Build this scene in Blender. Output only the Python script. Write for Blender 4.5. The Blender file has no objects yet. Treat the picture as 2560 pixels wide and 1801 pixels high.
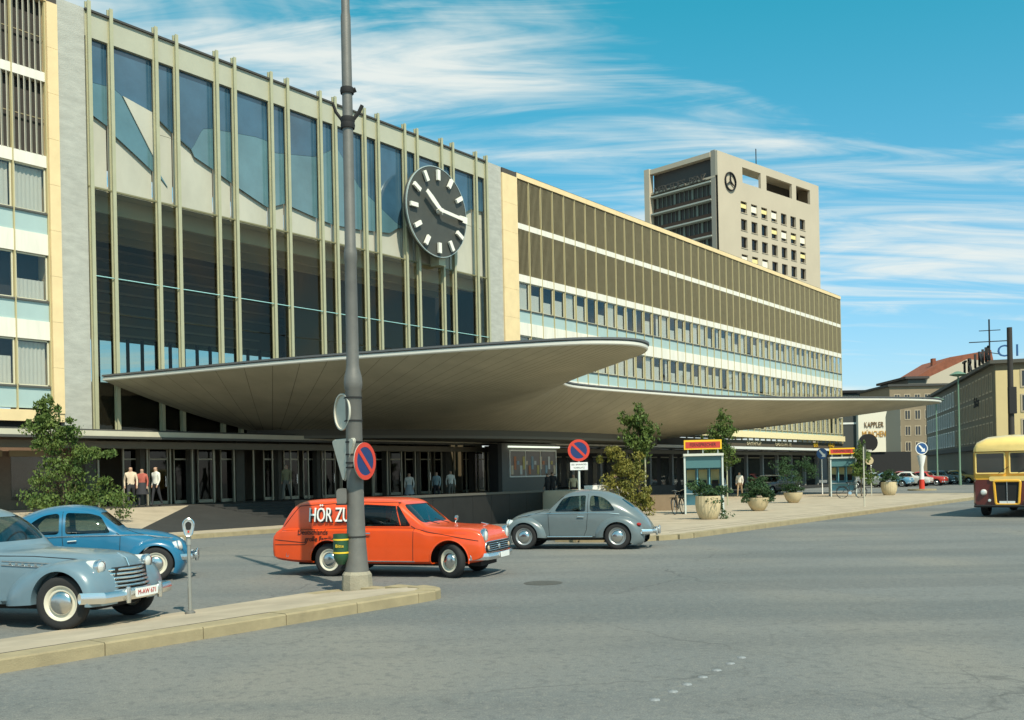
import bpy, bmesh, math, random
from mathutils import Vector, Matrix, Euler
R = math.radians
PI = math.pi
SC = bpy.context.scene
COL = SC.collection
RNG = random.Random(11)

# ---------------------------------------------------------------- camera, sky, sun, exposure
EYE = 1.9
cam_d = bpy.data.cameras.new('camera'); cam = bpy.data.objects.new('camera', cam_d); COL.objects.link(cam)
cam_d.sensor_width = 36.0
cam_d.lens = 35.0
cam_d.shift_y = (1189.0 - 900.5) / 2560.0
cam_d.clip_start = 0.1; cam_d.clip_end = 3000.0
cam.matrix_world = Matrix.Translation((0, 0, EYE)) @ Matrix.Rotation(R(90), 4, 'X') @ Matrix.Rotation(-math.atan(0.0205), 4, 'Z')
SC.camera = cam

SUN_AZ = (0.46, -0.888)          # horizontal direction towards the sun
SUN_EL = R(52)
w = bpy.data.worlds.new('World'); SC.world = w; w.use_nodes = True
nt = w.node_tree; nt.nodes.clear()
def wn(t, **k):
    n = nt.nodes.new(t)
    for a, v in k.items(): setattr(n, a, v)
    return n
def wl(a, b): nt.links.new(a, b)
def wmath(op, a, b=None, clamp=False):
    n = wn('ShaderNodeMath', operation=op, use_clamp=clamp)
    for i, v in enumerate((a, b)):
        if v is None: continue
        if isinstance(v, (int, float)): n.inputs[i].default_value = v
        else: wl(v, n.inputs[i])
    return n.outputs[0]
sky = wn('ShaderNodeTexSky', sky_type='NISHITA', sun_disc=False)
sky.sun_elevation = SUN_EL
sky.sun_rotation = math.atan2(SUN_AZ[0], SUN_AZ[1])
sky.air_density = 1.2; sky.dust_density = 0.6; sky.ozone_density = 2.0
tint = wn('ShaderNodeMix', data_type='RGBA', blend_type='MULTIPLY'); tint.inputs[0].default_value = 1.0
wl(sky.outputs[0], tint.inputs[6])
geo = wn('ShaderNodeTexCoord'); sep = wn('ShaderNodeSeparateXYZ'); wl(geo.outputs['Generated'], sep.inputs[0])
hz = wn('ShaderNodeMapRange'); hz.inputs[1].default_value = 0.0; hz.inputs[2].default_value = 0.42; wl(sep.outputs[2], hz.inputs[0])
tc_ = wn('ShaderNodeMix', data_type='RGBA'); wl(hz.outputs[0], tc_.inputs[0]); tc_.inputs[6].default_value = (0.98, 1.04, 1.38, 1); tc_.inputs[7].default_value = (0.22, 1.36, 1.20, 1)
wl(tc_.outputs[2], tint.inputs[7])
# cirrus: streaks on a flat layer high above, seen in perspective
den = wmath('ADD', wmath('MAXIMUM', sep.outputs[2], 0.0), 0.16)
px = wmath('DIVIDE', sep.outputs[0], den); py = wmath('DIVIDE', sep.outputs[1], den)
cmb = wn('ShaderNodeCombineXYZ'); wl(px, cmb.inputs[0]); wl(py, cmb.inputs[1])
def streak(sx, sy, rot, det, rough, dist, loc=(0, 0, 0)):
    m = wn('ShaderNodeMapping'); m.inputs['Rotation'].default_value = (0, 0, R(rot)); m.inputs['Scale'].default_value = (sx, sy, 1)
    m.inputs['Location'].default_value = loc
    wl(cmb.outputs[0], m.inputs[0])
    n = wn('ShaderNodeTexNoise', noise_dimensions='2D'); n.inputs['Scale'].default_value = 1.0; n.inputs['Detail'].default_value = det
    n.inputs['Roughness'].default_value = rough; n.inputs['Distortion'].default_value = dist
    wl(m.outputs[0], n.inputs['Vector']); return n.outputs['Fac']
a1 = streak(0.75, 2.6, -24, 6, 0.55, 0.9, (7.3, 2.2, 0))
a2 = streak(1.6, 8.0, -16, 7, 0.62, 1.3, (2.4, 1.2, 0))
a3 = streak(0.5, 0.9, 0, 2, 0.5, 0.3, (4.2, 0.1, 0))
def ramp(v, lo, hi):
    n = wn('ShaderNodeMapRange', interpolation_type='SMOOTHSTEP'); n.inputs[1].default_value = lo; n.inputs[2].default_value = hi
    wl(v, n.inputs[0]); return n.outputs[0]
mass = wmath('ADD', wmath('MULTIPLY', a1, 0.62), wmath('ADD', wmath('MULTIPLY', a2, 0.28), wmath('MULTIPLY', a3, 0.25)))
cov = ramp(mass, 0.51, 0.77)
cov = wmath('MULTIPLY', cov, 0.88)
cmix = wn('ShaderNodeMix', data_type='RGBA'); wl(cov, cmix.inputs[0]); wl(tint.outputs[2], cmix.inputs[6])
cmix.inputs[7].default_value = (7.6, 7.8, 7.3, 1)
bg = wn('ShaderNodeBackground'); bg.inputs[1].default_value = 0.10
wl(cmix.outputs[2], bg.inputs[0])
wo = wn('ShaderNodeOutputWorld'); wl(bg.outputs[0], wo.inputs[0])

sun_d = bpy.data.lights.new('sun', 'SUN'); sun_d.energy = 4.6; sun_d.angle = R(0.53); sun_d.color = (1.0, 0.91, 0.74)
sun = bpy.data.objects.new('sun', sun_d); COL.objects.link(sun)
sdir = Vector((SUN_AZ[0] * math.cos(SUN_EL), SUN_AZ[1] * math.cos(SUN_EL), math.sin(SUN_EL)))
sun.rotation_euler = sdir.to_track_quat('Z', 'Y').to_euler(); sun.location = (20, -20, 40)
SC.view_settings.view_transform = 'Standard'; SC.view_settings.look = 'None'
SC.view_settings.exposure = 0.25; SC.view_settings.gamma = 1.0; SC.view_settings.use_curve_mapping = False
SC.cycles.max_bounces = 6; SC.cycles.transparent_max_bounces = 12
SC.cycles.use_denoising = True

# ---------------------------------------------------------------- materials
MAT = {}
def mat(name, rgb, rough=0.7, metal=0.0, var=0.0, scale=4.0, bump=0.0, bscale=40.0, coat=0.0, spec=0.5, rgb2=None, coords='Object', stretch=(1, 1, 1), det=5.0):
    if name in MAT: return MAT[name]
    m = bpy.data.materials.new(name); m.use_nodes = True
    t = m.node_tree; p = t.nodes['Principled BSDF']
    p.inputs['Base Color'].default_value = (*rgb, 1); p.inputs['Roughness'].default_value = rough
    p.inputs['Metallic'].default_value = metal; p.inputs['Specular IOR Level'].default_value = spec
    if coat: p.inputs['Coat Weight'].default_value = coat; p.inputs['Coat Roughness'].default_value = 0.06
    tc = mp = None
    if var or bump:
        tc = t.nodes.new('ShaderNodeTexCoord'); mp = t.nodes.new('ShaderNodeMapping'); mp.inputs['Scale'].default_value = stretch
        t.links.new(tc.outputs[coords], mp.inputs[0])
    if var:
        n = t.nodes.new('ShaderNodeTexNoise'); n.inputs['Scale'].default_value = scale; n.inputs['Detail'].default_value = det
        n.inputs['Roughness'].default_value = 0.62
        t.links.new(mp.outputs[0], n.inputs['Vector'])
        cr = t.nodes.new('ShaderNodeMapRange'); cr.inputs[1].default_value = 0.28; cr.inputs[2].default_value = 0.72
        t.links.new(n.outputs['Fac'], cr.inputs[0])
        mx = t.nodes.new('ShaderNodeMix'); mx.data_type = 'RGBA'
        c2 = rgb2 or tuple(min(1, c * (1 + var)) for c in rgb); c1 = rgb if rgb2 else tuple(c * (1 - var) for c in rgb)
        mx.inputs[6].default_value = (*c1, 1); mx.inputs[7].default_value = (*c2, 1)
        t.links.new(cr.outputs[0], mx.inputs[0]); t.links.new(mx.outputs[2], p.inputs['Base Color'])
    if bump:
        b = t.nodes.new('ShaderNodeBump'); b.inputs['Strength'].default_value = bump; b.inputs['Distance'].default_value = 0.02
        n2 = t.nodes.new('ShaderNodeTexNoise'); n2.inputs['Scale'].default_value = bscale; n2.inputs['Detail'].default_value = 4
        t.links.new(mp.outputs[0], n2.inputs['Vector']); t.links.new(n2.outputs['Fac'], b.inputs['Height'])
        t.links.new(b.outputs[0], p.inputs['Normal'])
    MAT[name] = m; return m

def glass(name, tint=(0.6, 0.66, 0.66), rough=0.02, refl=1.5):
    """thin window pane: clear with a Fresnel reflection"""
    if name in MAT: return MAT[name]
    m = bpy.data.materials.new(name); m.use_nodes = True; t = m.node_tree; t.nodes.clear()
    tr = t.nodes.new('ShaderNodeBsdfTransparent'); tr.inputs[0].default_value = (*tint, 1)
    gl = t.nodes.new('ShaderNodeBsdfGlossy'); gl.inputs['Roughness'].default_value = rough
    lw = t.nodes.new('ShaderNodeLayerWeight'); lw.inputs[0].default_value = 0.5; pw = t.nodes.new('ShaderNodeMath'); pw.operation = 'POWER'; pw.inputs[1].default_value = 4.0
    f0 = ((refl - 1) / (refl + 1)) ** 2; fr = t.nodes.new('ShaderNodeMath'); fr.operation = 'MULTIPLY_ADD'; fr.inputs[1].default_value = 1 - f0; fr.inputs[2].default_value = f0; fr.use_clamp = True
    t.links.new(lw.outputs['Facing'], pw.inputs[0]); t.links.new(pw.outputs[0], fr.inputs[0])
    mx = t.nodes.new('ShaderNodeMixShader'); o = t.nodes.new('ShaderNodeOutputMaterial')
    t.links.new(fr.outputs[0], mx.inputs[0]); t.links.new(tr.outputs[0], mx.inputs[1]); t.links.new(gl.outputs[0], mx.inputs[2])
    t.links.new(mx.outputs[0], o.inputs[0]); MAT[name] = m; return m

# ---------------------------------------------------------------- mesh helpers
class MB:
    def __init__(s): s.v = []; s.f = []; s.m = []
    def add(s, v, f, mi=0):
        o = len(s.v); s.v += [tuple(p) for p in v]; s.f += [tuple(i + o for i in q) for q in f]; s.m += [mi] * len(f); return s
    def box(s, x0, x1, y0, y1, z0, z1, mi=0):
        return s.add([(x0, y0, z0), (x1, y0, z0), (x1, y1, z0), (x0, y1, z0), (x0, y0, z1), (x1, y0, z1), (x1, y1, z1), (x0, y1, z1)],
                     [(0, 3, 2, 1), (4, 5, 6, 7), (0, 1, 5, 4), (1, 2, 6, 5), (2, 3, 7, 6), (3, 0, 4, 7)], mi)
    def cbox(s, c, d, rz=0.0, mi=0, ry=0.0):
        q = Euler((0, ry, rz)).to_matrix(); hx, hy, hz = d[0] / 2, d[1] / 2, d[2] / 2
        vs = [q @ Vector((a * hx, b * hy, e * hz)) + Vector(c) for e in (-1, 1) for a, b in ((-1, -1), (1, -1), (1, 1), (-1, 1))]
        return s.add(vs, [(0, 3, 2, 1), (4, 5, 6, 7), (0, 1, 5, 4), (1, 2, 6, 5), (2, 3, 7, 6), (3, 0, 4, 7)], mi)
    def prism(s, poly, axis, a, b, mi=0):
        """poly: 2-D outline. axis 'y': (x,z) pushed from y=a to b; 'x': (y,z); 'z': (x,y)"""
        def P(p, k): return (p[0], k, p[1]) if axis == 'y' else (k, p[0], p[1]) if axis == 'x' else (p[0], p[1], k)
        n = len(poly); vs = [P(p, a) for p in poly] + [P(p, b) for p in poly]
        fs = [tuple(range(n)), tuple(range(2 * n - 1, n - 1, -1))] + [(i, i + n, (i + 1) % n + n, (i + 1) % n) for i in range(n)]
        return s.add(vs, fs, mi)
    def tube(s, pts, r, n=8, mi=0, cap=True, closed=False):
        pts = [Vector(p) for p in pts]; N = len(pts)
        rr = r if isinstance(r, (list, tuple)) else [r] * N
        vs = []; up = None
        for i in range(N):
            if closed: d = pts[(i + 1) % N] - pts[i - 1]
            else: d = pts[min(i + 1, N - 1)] - pts[max(i - 1, 0)]
            if d.length < 1e-9: d = Vector((0, 0, 1))
            d.normalize()
            if up is None: up = Vector((0, 0, 1)) if abs(d.z) < 0.9 else Vector((1, 0, 0))
            a = d.cross(up).normalized(); b = a.cross(d).normalized(); up = b
            for k in range(n):
                t = 2 * PI * k / n; vs.append(pts[i] + a * (rr[i] * math.cos(t)) + b * (rr[i] * math.sin(t)))
        fs = []
        for i in range(N if closed else N - 1):
            j = (i + 1) % N
            for k in range(n):
                l = (k + 1) % n; fs.append((i * n + k, i * n + l, j * n + l, j * n + k))
        if cap and not closed: fs += [tuple(range(n - 1, -1, -1)), tuple((N - 1) * n + k for k in range(n))]
        return s.add(vs, fs, mi)
    def lathe(s, prof, n=24, c=(0, 0, 0), axis='z', mi=0, a0=0.0, a1=2 * PI, flute=0.0, nfl=0):
        full = abs(a1 - a0 - 2 * PI) < 1e-6; M = n if full else n + 1
        vs = []
        for r, z in prof:
            for k in range(M):
                t = a0 + (a1 - a0) * k / n; q = r * (1 + (flute * math.cos(nfl * t) if flute else 0))
                x, y = q * math.cos(t), q * math.sin(t)
                p = (x, y, z) if axis == 'z' else (x, z, y) if axis == 'y' else (z, x, y)
                vs.append((p[0] + c[0], p[1] + c[1], p[2] + c[2]))
        fs = []
        for i in range(len(prof) - 1):
            for k in range(n):
                l = (k + 1) % M; fs.append((i * M + k, i * M + l, (i + 1) * M + l, (i + 1) * M + k))
        return s.add(vs, fs, mi)
    def grid(s, P, mi=0, closed_u=False):
        """P[i][j] points"""
        ni, nj = len(P), len(P[0]); vs = [p for row in P for p in row]
        fs = [(i * nj + j, i * nj + j + 1, ((i + 1) % ni) * nj + j + 1, ((i + 1) % ni) * nj + j) for i in range(ni if closed_u else ni - 1) for j in range(nj - 1)]
        return s.add(vs, fs, mi)
    def mesh(s, name, mats, smooth=False, recalc=True, merge=0.0, angle=None):
        me = bpy.data.meshes.new(name); me.from_pydata([tuple(p) for p in s.v], [], s.f)
        if not isinstance(mats, (list, tuple)): mats = [mats]
        for m in mats: me.materials.append(m)
        if len(mats) > 1: me.polygons.foreach_set('material_index', s.m)
        if recalc or merge:
            bm = bmesh.new(); bm.from_mesh(me)
            if merge: bmesh.ops.remove_doubles(bm, verts=bm.verts, dist=merge)
            bmesh.ops.recalc_face_normals(bm, faces=bm.faces); bm.to_mesh(me); bm.free()
        if smooth:
            me.polygons.foreach_set('use_smooth', [True] * len(me.polygons))
            if angle is not None: me.set_sharp_from_angle(angle=R(angle))
        me.update(); return me
    def build(s, name, mats, parent=None, smooth=False, loc=(0, 0, 0), rz=0.0, recalc=True, merge=0.0, angle=40):
        return obj(name, s.mesh(name, mats, smooth, recalc, merge, angle if smooth else None), parent, loc, rz)

def obj(name, data, parent=None, loc=(0, 0, 0), rz=0.0):
    o = bpy.data.objects.new(name, data); COL.objects.link(o); o.parent = parent; o.location = loc; o.rotation_euler = (0, 0, rz); return o
def tag(o, label=None, cat=None, group=None, kind=None):
    for k, v in (('label', label), ('category', cat), ('group', group), ('kind', kind)):
        if v: o[k] = v
    return o
def thing(name, label, cat, loc=(0, 0, 0), rz=0.0, group=None):
    o = bpy.data.objects.new(name, None); COL.objects.link(o); o.location = loc; o.rotation_euler = (0, 0, rz); o.empty_display_size = 0.2
    return tag(o, label, cat, group)
def copy_tree(o, parent=None):
    c = o.copy(); COL.objects.link(c); c.parent = parent
    for ch in list(o.children): copy_tree(ch, c)
    return c
def text(name, s, size, m, parent, loc, rot, ext=0.01, align='CENTER', xs=1.0, shear=0.0):
    cu = bpy.data.curves.new(name, 'FONT'); cu.body = s; cu.size = size; cu.extrude = ext; cu.align_x = align; cu.align_y = 'CENTER'; cu.shear = shear
    cu.resolution_u = 3
    o = bpy.data.objects.new(name + '_tmp', cu)
    COL.objects.link(o); dg = bpy.context.evaluated_depsgraph_get(); me = bpy.data.meshes.new_from_object(o.evaluated_get(dg)); bpy.data.objects.remove(o)
    me.materials.clear(); me.materials.append(m)
    q = obj(name, me, parent, loc); q.rotation_euler = rot; q.scale = (xs, 1, 1); return q
def apply_mods(ob):
    dg = bpy.context.evaluated_depsgraph_get(); dg.update()
    return bpy.data.meshes.new_from_object(ob.evaluated_get(dg))
def cr(pts, n):
    """Catmull-Rom through tuples, n samples per span"""
    out = []
    P = [pts[0]] + list(pts) + [pts[-1]]
    for i in range(1, len(P) - 2):
        for k in range(n):
            t = k / n; a, b, c, d = P[i - 1], P[i], P[i + 1], P[i + 2]
            out.append(tuple(0.5 * (2 * b[j] + (c[j] - a[j]) * t + (2 * a[j] - 5 * b[j] + 4 * c[j] - d[j]) * t * t + (3 * b[j] - a[j] - 3 * c[j] + d[j]) * t ** 3) for j in range(len(b))))
    out.append(tuple(pts[-1])); return out
def interp(tab, x):
    if x <= tab[0][0]: return tab[0][1]
    for (x0, y0), (x1, y1) in zip(tab, tab[1:]):
        if x <= x1: return y0 + (y1 - y0) * (x - x0) / (x1 - x0)
    return tab[-1][1]
def rrect(x0, x1, z0, z1, r, n=5):
    out = []
    for cx, cz, a in ((x1 - r, z1 - r, 0), (x0 + r, z1 - r, 90), (x0 + r, z0 + r, 180), (x1 - r, z0 + r, 270)):
        for k in range(n + 1): t = R(a + 90 * k / n); out.append((cx + r * math.cos(t), cz + r * math.sin(t)))
    return out
def rpoly(pts, r=0.05, n=4):
    """polygon with rounded corners"""
    out = []; N = len(pts)
    for i in range(N):
        p = Vector(pts[i]); a = Vector(pts[i - 1]) - p; b = Vector(pts[(i + 1) % N]) - p
        q = min(r, a.length * 0.45, b.length * 0.45); A = p + a.normalized() * q; B = p + b.normalized() * q
        for k in range(n + 1):
            t = k / n; out.append(tuple(A * (1 - t) ** 2 + p * (2 * t * (1 - t)) + B * t * t))
    return out

# the station front runs along U; t metres along it, d metres out from it towards the street
FX, FY = -32.448, 24.652
U = Vector((0.60495, 0.79626)); N = Vector((0.79626, -0.60495)); FROT = math.atan2(U.y, U.x)
def P(t, d, z=0.0): return Vector((FX + U.x * t + N.x * d, FY + U.y * t + N.y * d, z))
# ---------------------------------------------------------------- vehicles (x forward, front axle at x = 0, y left)
def paint(name, rgb, rough=0.32): return mat(name, rgb, rough, 0.0, 0.06, 3.0, coat=0.6)
CHROME = mat('chrome', (0.78, 0.78, 0.76), 0.24, 1.0)
RUBBER = mat('tyre_rubber', (0.018, 0.018, 0.018), 0.85, bump=0.2, bscale=60)
BLACK = mat('matt_black', (0.012, 0.012, 0.012), 0.8)
SEAM = mat('panel_gap', (0.01, 0.01, 0.01), 0.9)
GLASSC = glass('car_glass', (0.62, 0.68, 0.66), 0.02, 1.5)
SEATM = mat('seat_cloth', (0.16, 0.13, 0.10), 0.9)
HUB = mat('hubcap', (0.6, 0.6, 0.58), 0.2, 1.0)
LENS = mat('lamp_lens', (0.75, 0.75, 0.70), 0.08, 0.3)
WHITEW = mat('cream_rim', (0.62, 0.58, 0.46), 0.4)

def station(tab, x):
    """tab sorted by falling x -> interpolated tuple"""
    for a, b in zip(tab, tab[1:]):
        if a[0] >= x >= b[0]:
            k = (a[0] - x) / (a[0] - b[0]); return tuple(p + (q - p) * k for p, q in zip(a, b))
    return tab[0] if x > tab[0][0] else tab[-1]
def section(st, m=10):
    x, zb, zk, zt, w, wg, n = st; zg = zk + 0.5 * min(0.06, (zt - zk) * 0.3)
    h = [(0, zb), (w * 0.5, zb), (w * 0.9, zb + 0.01), (w * 0.985, zb + 0.06), (w, zb + (zk - zb) * 0.35), (w * 1.005, zb + (zk - zb) * 0.7), (w * 0.995, zk - 0.015)]
    for i in range(m + 1):
        a = PI / 2 * i / m; cz, sz = math.cos(a), math.sin(a)
        h.append((wg * abs(cz) ** (2 / n), zg + (zt - zg) * abs(sz) ** (2 / n)))
    h[-1] = (0, zt)
    full = h + [(-y, z) for y, z in reversed(h[1:-1])]
    return [(x, y, z) for y, z in full], h
def surf_y(tab, x, z):
    h = section(station(tab, x))[1][3:]
    for (y0, z0), (y1, z1) in zip(h, h[1:]):
        if z0 <= z <= z1 and z1 > z0: return y0 + (y1 - y0) * (z - z0) / (z1 - z0)
    return h[0][0]
def surf_z(tab, x): return station(tab, x)[3]
def loft(tab):
    rows = [section(s)[0] for s in tab]; n = len(rows[0]); mb = MB(); vs = [p for r in rows for p in r]; fs = []
    for i in range(len(rows) - 1):
        for k in range(n):
            l = (k + 1) % n; fs.append((i * n + k, i * n + l, (i + 1) * n + l, (i + 1) * n + k))
    for e in (0, len(rows) - 1):
        c = len(vs); vs.append(tuple(sum(p[j] for p in rows[e]) / n for j in range(3)))
        for k in range(n):
            l = (k + 1) % n; fs.append((e * n + k, e * n + l, c))
    return Solid(mb.add(vs, fs))
class Solid:
    """closed solid whose faces are made to point outwards"""
    def __init__(s, mb): s.mb = mb
    def mesh(s, name, m, smooth=False):
        me = s.mb.mesh(name, m, smooth); bm = bmesh.new(); bm.from_mesh(me)
        if bm.calc_volume(signed=True) < 0: bmesh.ops.reverse_faces(bm, faces=bm.faces); bm.to_mesh(me)
        bm.free(); return me
SELF = [False]
def bool_shell(body, cut, thick, offset, op='DIFFERENCE'):
    a = bpy.data.objects.new('tmp_a', body); COL.objects.link(a); bs = []
    s = a.modifiers.new('s', 'SOLIDIFY'); s.thickness = thick; s.offset = offset
    for c in (cut if isinstance(cut, list) else [cut]):
        b = bpy.data.objects.new('tmp_b', c); COL.objects.link(b); bs.append(b)
        m = a.modifiers.new('b', 'BOOLEAN'); m.operation = op; m.object = b; m.solver = 'EXACT'; m.use_self = SELF[0]
    me = apply_mods(a)
    for o in [a] + bs: bpy.data.objects.remove(o)
    return me
class Cuts:
    """a list of separate cutter solids"""
    def __init__(s): s.l = []
    def prism(s, poly, ax, a, b):
        if ax == 'y': s.l += [MB().prism(poly, 'y', 0.12, b).mesh('c', BLACK), MB().prism(poly, 'y', -0.12, a).mesh('c', BLACK)]
        else: s.l.append(MB().prism(poly, ax, a, b).mesh('c', BLACK))
        return s
    def lathe(s, *a): s.l.append(MB().lathe(*a).mesh('c', BLACK, merge=1e-5)); return s
    def mesh(s, *a, **k): return s.l
def smooth_me(me, ang=35):
    me.polygons.foreach_set('use_smooth', [True] * len(me.polygons)); me.set_sharp_from_angle(angle=R(ang)); return me

def wheel_parts(par, x, y, r, style, wd=0.15):
    """wheel = part, tyre/rim/hubcap = sub-parts"""
    s = 1 if y > 0 else -1
    key = 'wheel_%s_%.3f_%d' % (style, r, s)
    if key not in MESHES:
        t = MB().lathe([(r * 0.64, -wd / 2 * 0.85), (r * 0.80, -wd / 2), (r * 0.94, -wd / 2 * 0.92), (r, -wd / 2 * 0.62), (r, wd / 2 * 0.62), (r * 0.94, wd / 2 * 0.92), (r * 0.80, wd / 2), (r * 0.64, wd / 2 * 0.85)], 32, axis='y')
        tm = t.mesh('tyre', RUBBER, True, angle=50)
        o = s * wd / 2
        if style == 'whitewall': rimm, ring = WHITEW, True
        else: rimm, ring = (WHITEW if style == 'cream' else mat('rim_steel', (0.35, 0.36, 0.35), 0.35, 0.6)), False
        rp = MB().lathe([(r * 0.66, o * 0.92), (r * 0.60, o * 0.86), (r * 0.54, o * 0.55), (r * 0.34, o * 0.62), (0.0, o * 0.62)], 32, axis='y').mesh('rim', rimm, True, angle=50)
        hp = MB().lathe([(r * 0.45, o * 0.70), (r * 0.43, o * 0.92), (r * 0.33, o * 1.14), (r * 0.17, o * 1.26), (0.0, o * 1.30)], 28, axis='y').mesh('hubcap', HUB, True, angle=50)
        MESHES[key] = (tm, rp, hp)
    tm, rp, hp = MESHES[key]
    wheel = obj('wheel', None, par, (x, y, r)); obj('tyre', tm, wheel); obj('rim', rp, wheel); obj('hubcap', hp, wheel); return wheel
MESHES = {}

def line_on(tab, pts, r=0.006, side=1, off=0.002, n=5):
    mb = MB(); q = []
    for (x0, z0), (x1, z1) in zip(pts, pts[1:]):
        k = max(2, int(math.hypot(x1 - x0, z1 - z0) / 0.06))
        for i in range(k): q.append((x0 + (x1 - x0) * i / k, z0 + (z1 - z0) * i / k))
    q.append(pts[-1])
    return mb.tube([(x, side * (surf_y(tab, x, z) + off), z) for x, z in q], r, n)
def fender(cx, cz, Rtab, yin, yout, ra, a0, a1, side, bulge=1.0):
    rows = []; n = 30
    for i in range(n + 1):
        a = a0 + (a1 - a0) * i / n; Ro = interp(Rtab, a); row = []
        e = min(1.0, i / 2.0, (n - i) / 2.0); 
        for k in range(9):
            s = PI / 2 * k / 8; yy = yin + (yout - yin) * (math.sin(s) ** bulge); rr = ra + (Ro - ra) * math.cos(s) ** 0.85 if k < 8 else ra
            row.append((cx + rr * math.cos(R(a)), side * yy, cz + rr * math.sin(R(a))))
        row.append((cx + ra * math.cos(R(a)), side * (yout - 0.10), cz + ra * math.sin(R(a))))
        rows.append(row)
    return MB().grid(rows)
def pane_set(root, body, polys_side, front, rear, thick=0.006):
    """window panes as parts, cut from a thin inner shell of the body so that they follow its curve"""
    for nm, poly in polys_side:
        for sd in (1, -1):
            me = bool_shell(body, MB().prism(poly, 'y', 0.12 * sd, 1.3 * sd).mesh('c', GLASSC), thick, -3.0, 'INTERSECT')
            me.materials.clear(); me.materials.append(GLASSC); obj(nm, smooth_me(me), root)
    for nm, poly, a, b in (front, rear):
        me = bool_shell(body, MB().prism(poly, 'x', a, b).mesh('c', GLASSC), thick, -3.0, 'INTERSECT')
        me.materials.clear(); me.materials.append(GLASSC); obj(nm, smooth_me(me), root)
def seats(root, x0, x1, zf=0.45, w=0.46, dash=None):
    for x in (x0, x1):
        for s in ((1, -1) if x == x0 else (0,)):
            hw = w / 2 if s else w
            mb = MB(); mb.cbox((x, s * 0.30, zf + 0.08), (0.5, hw * 2, 0.16)); mb.cbox((x - 0.27, s * 0.30, zf + 0.32), (0.14, hw * 2, 0.5), ry=-0.18)
            me = mb.mesh('seat', SEATM); o = obj('seat', me, root); bv = o.modifiers.new('b', 'BEVEL'); bv.width = 0.04; bv.segments = 2
    if dash:
        st = MB(); c = Vector(dash); ax = []
        for k in range(20):
            a = 2 * PI * k / 20; ax.append((c.x + 0.07 * math.sin(a), c.y + 0.19 * math.cos(a), c.z + 0.17 * math.sin(a)))
        st.tube(ax, 0.012, 6, closed=True); st.tube([(c.x, c.y, c.z), (c.x + 0.35, c.y, c.z - 0.3)], 0.02, 6); st.tube([(c.x, c.y - 0.18, c.z), (c.x, c.y + 0.18, c.z)], 0.012, 6)
        st.build('steering_wheel', BLACK, root, True)

def bumper(root, x, z, hw, sgn, wrap=0.22, r=0.045, over=(0.28,), name='bumper', sweep=0.10):
    pts = []
    for i in range(15):
        y = -hw + 2 * hw * i / 14; k = abs(y) / hw; pts.append((x - sgn * (sweep * k * k + (wrap * max(0, k - 0.86) / 0.14)), y, z))
    mb = MB(); n = 8; rows = []
    for p in pts: rows.append([(p[0] + sgn * r * 0.5 * math.cos(2 * PI * k / n), p[1], p[2] + r * 1.25 * math.sin(2 * PI * k / n)) for k in range(n + 1)])
    mb.grid(rows); b = mb.build(name, CHROME, root, True)
    for y in over:
        for s in (1, -1): MB().lathe([(0.0, -0.11), (0.03, -0.10), (0.036, 0.0), (0.03, 0.10), (0.0, 0.115)], 10, (x + sgn * 0.03 - sgn * sweep * (y / hw) ** 2, s * y, z)).build('overrider', CHROME, b, True)
    return b

BEETLE = [(0.62, 0.42, 0.46, 0.50, 0.12, 0.11, 2.2), (0.58, 0.38, 0.47, 0.62, 0.27, 0.26, 2.2), (0.47, 0.33, 0.50, 0.755, 0.38, 0.37, 2.2), (0.28, 0.30, 0.55, 0.86, 0.46, 0.45, 2.2), (0.02, 0.29, 0.62, 0.935, 0.54, 0.53, 2.2),
          (-0.25, 0.28, 0.70, 0.98, 0.61, 0.60, 2.2), (-0.48, 0.27, 0.78, 1.005, 0.66, 0.65, 2.3), (-0.60, 0.27, 0.84, 1.03, 0.685, 0.675, 2.3), (-0.70, 0.27, 0.87, 1.13, 0.695, 0.685, 2.35), (-0.84, 0.27, 0.885, 1.27, 0.70, 0.69, 2.4), (-0.98, 0.27, 0.89, 1.385, 0.70, 0.69, 2.4),
          (-1.15, 0.27, 0.89, 1.455, 0.705, 0.695, 2.4), (-1.40, 0.27, 0.89, 1.495, 0.71, 0.70, 2.4), (-1.65, 0.27, 0.89, 1.50, 0.71, 0.70, 2.4), (-1.95, 0.27, 0.885, 1.465, 0.705, 0.695, 2.4), (-2.22, 0.27, 0.87, 1.39, 0.69, 0.68, 2.35),
          (-2.48, 0.28, 0.83, 1.265, 0.66, 0.65, 2.3), (-2.70, 0.29, 0.77, 1.11, 0.62, 0.61, 2.25), (-2.90, 0.30, 0.69, 0.93, 0.56, 0.55, 2.2), (-3.06, 0.32, 0.60, 0.76, 0.48, 0.47, 2.2), (-3.17, 0.36, 0.52, 0.60, 0.37, 0.36, 2.2), (-3.22, 0.40, 0.47, 0.50, 0.20, 0.19, 2.2)]
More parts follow.
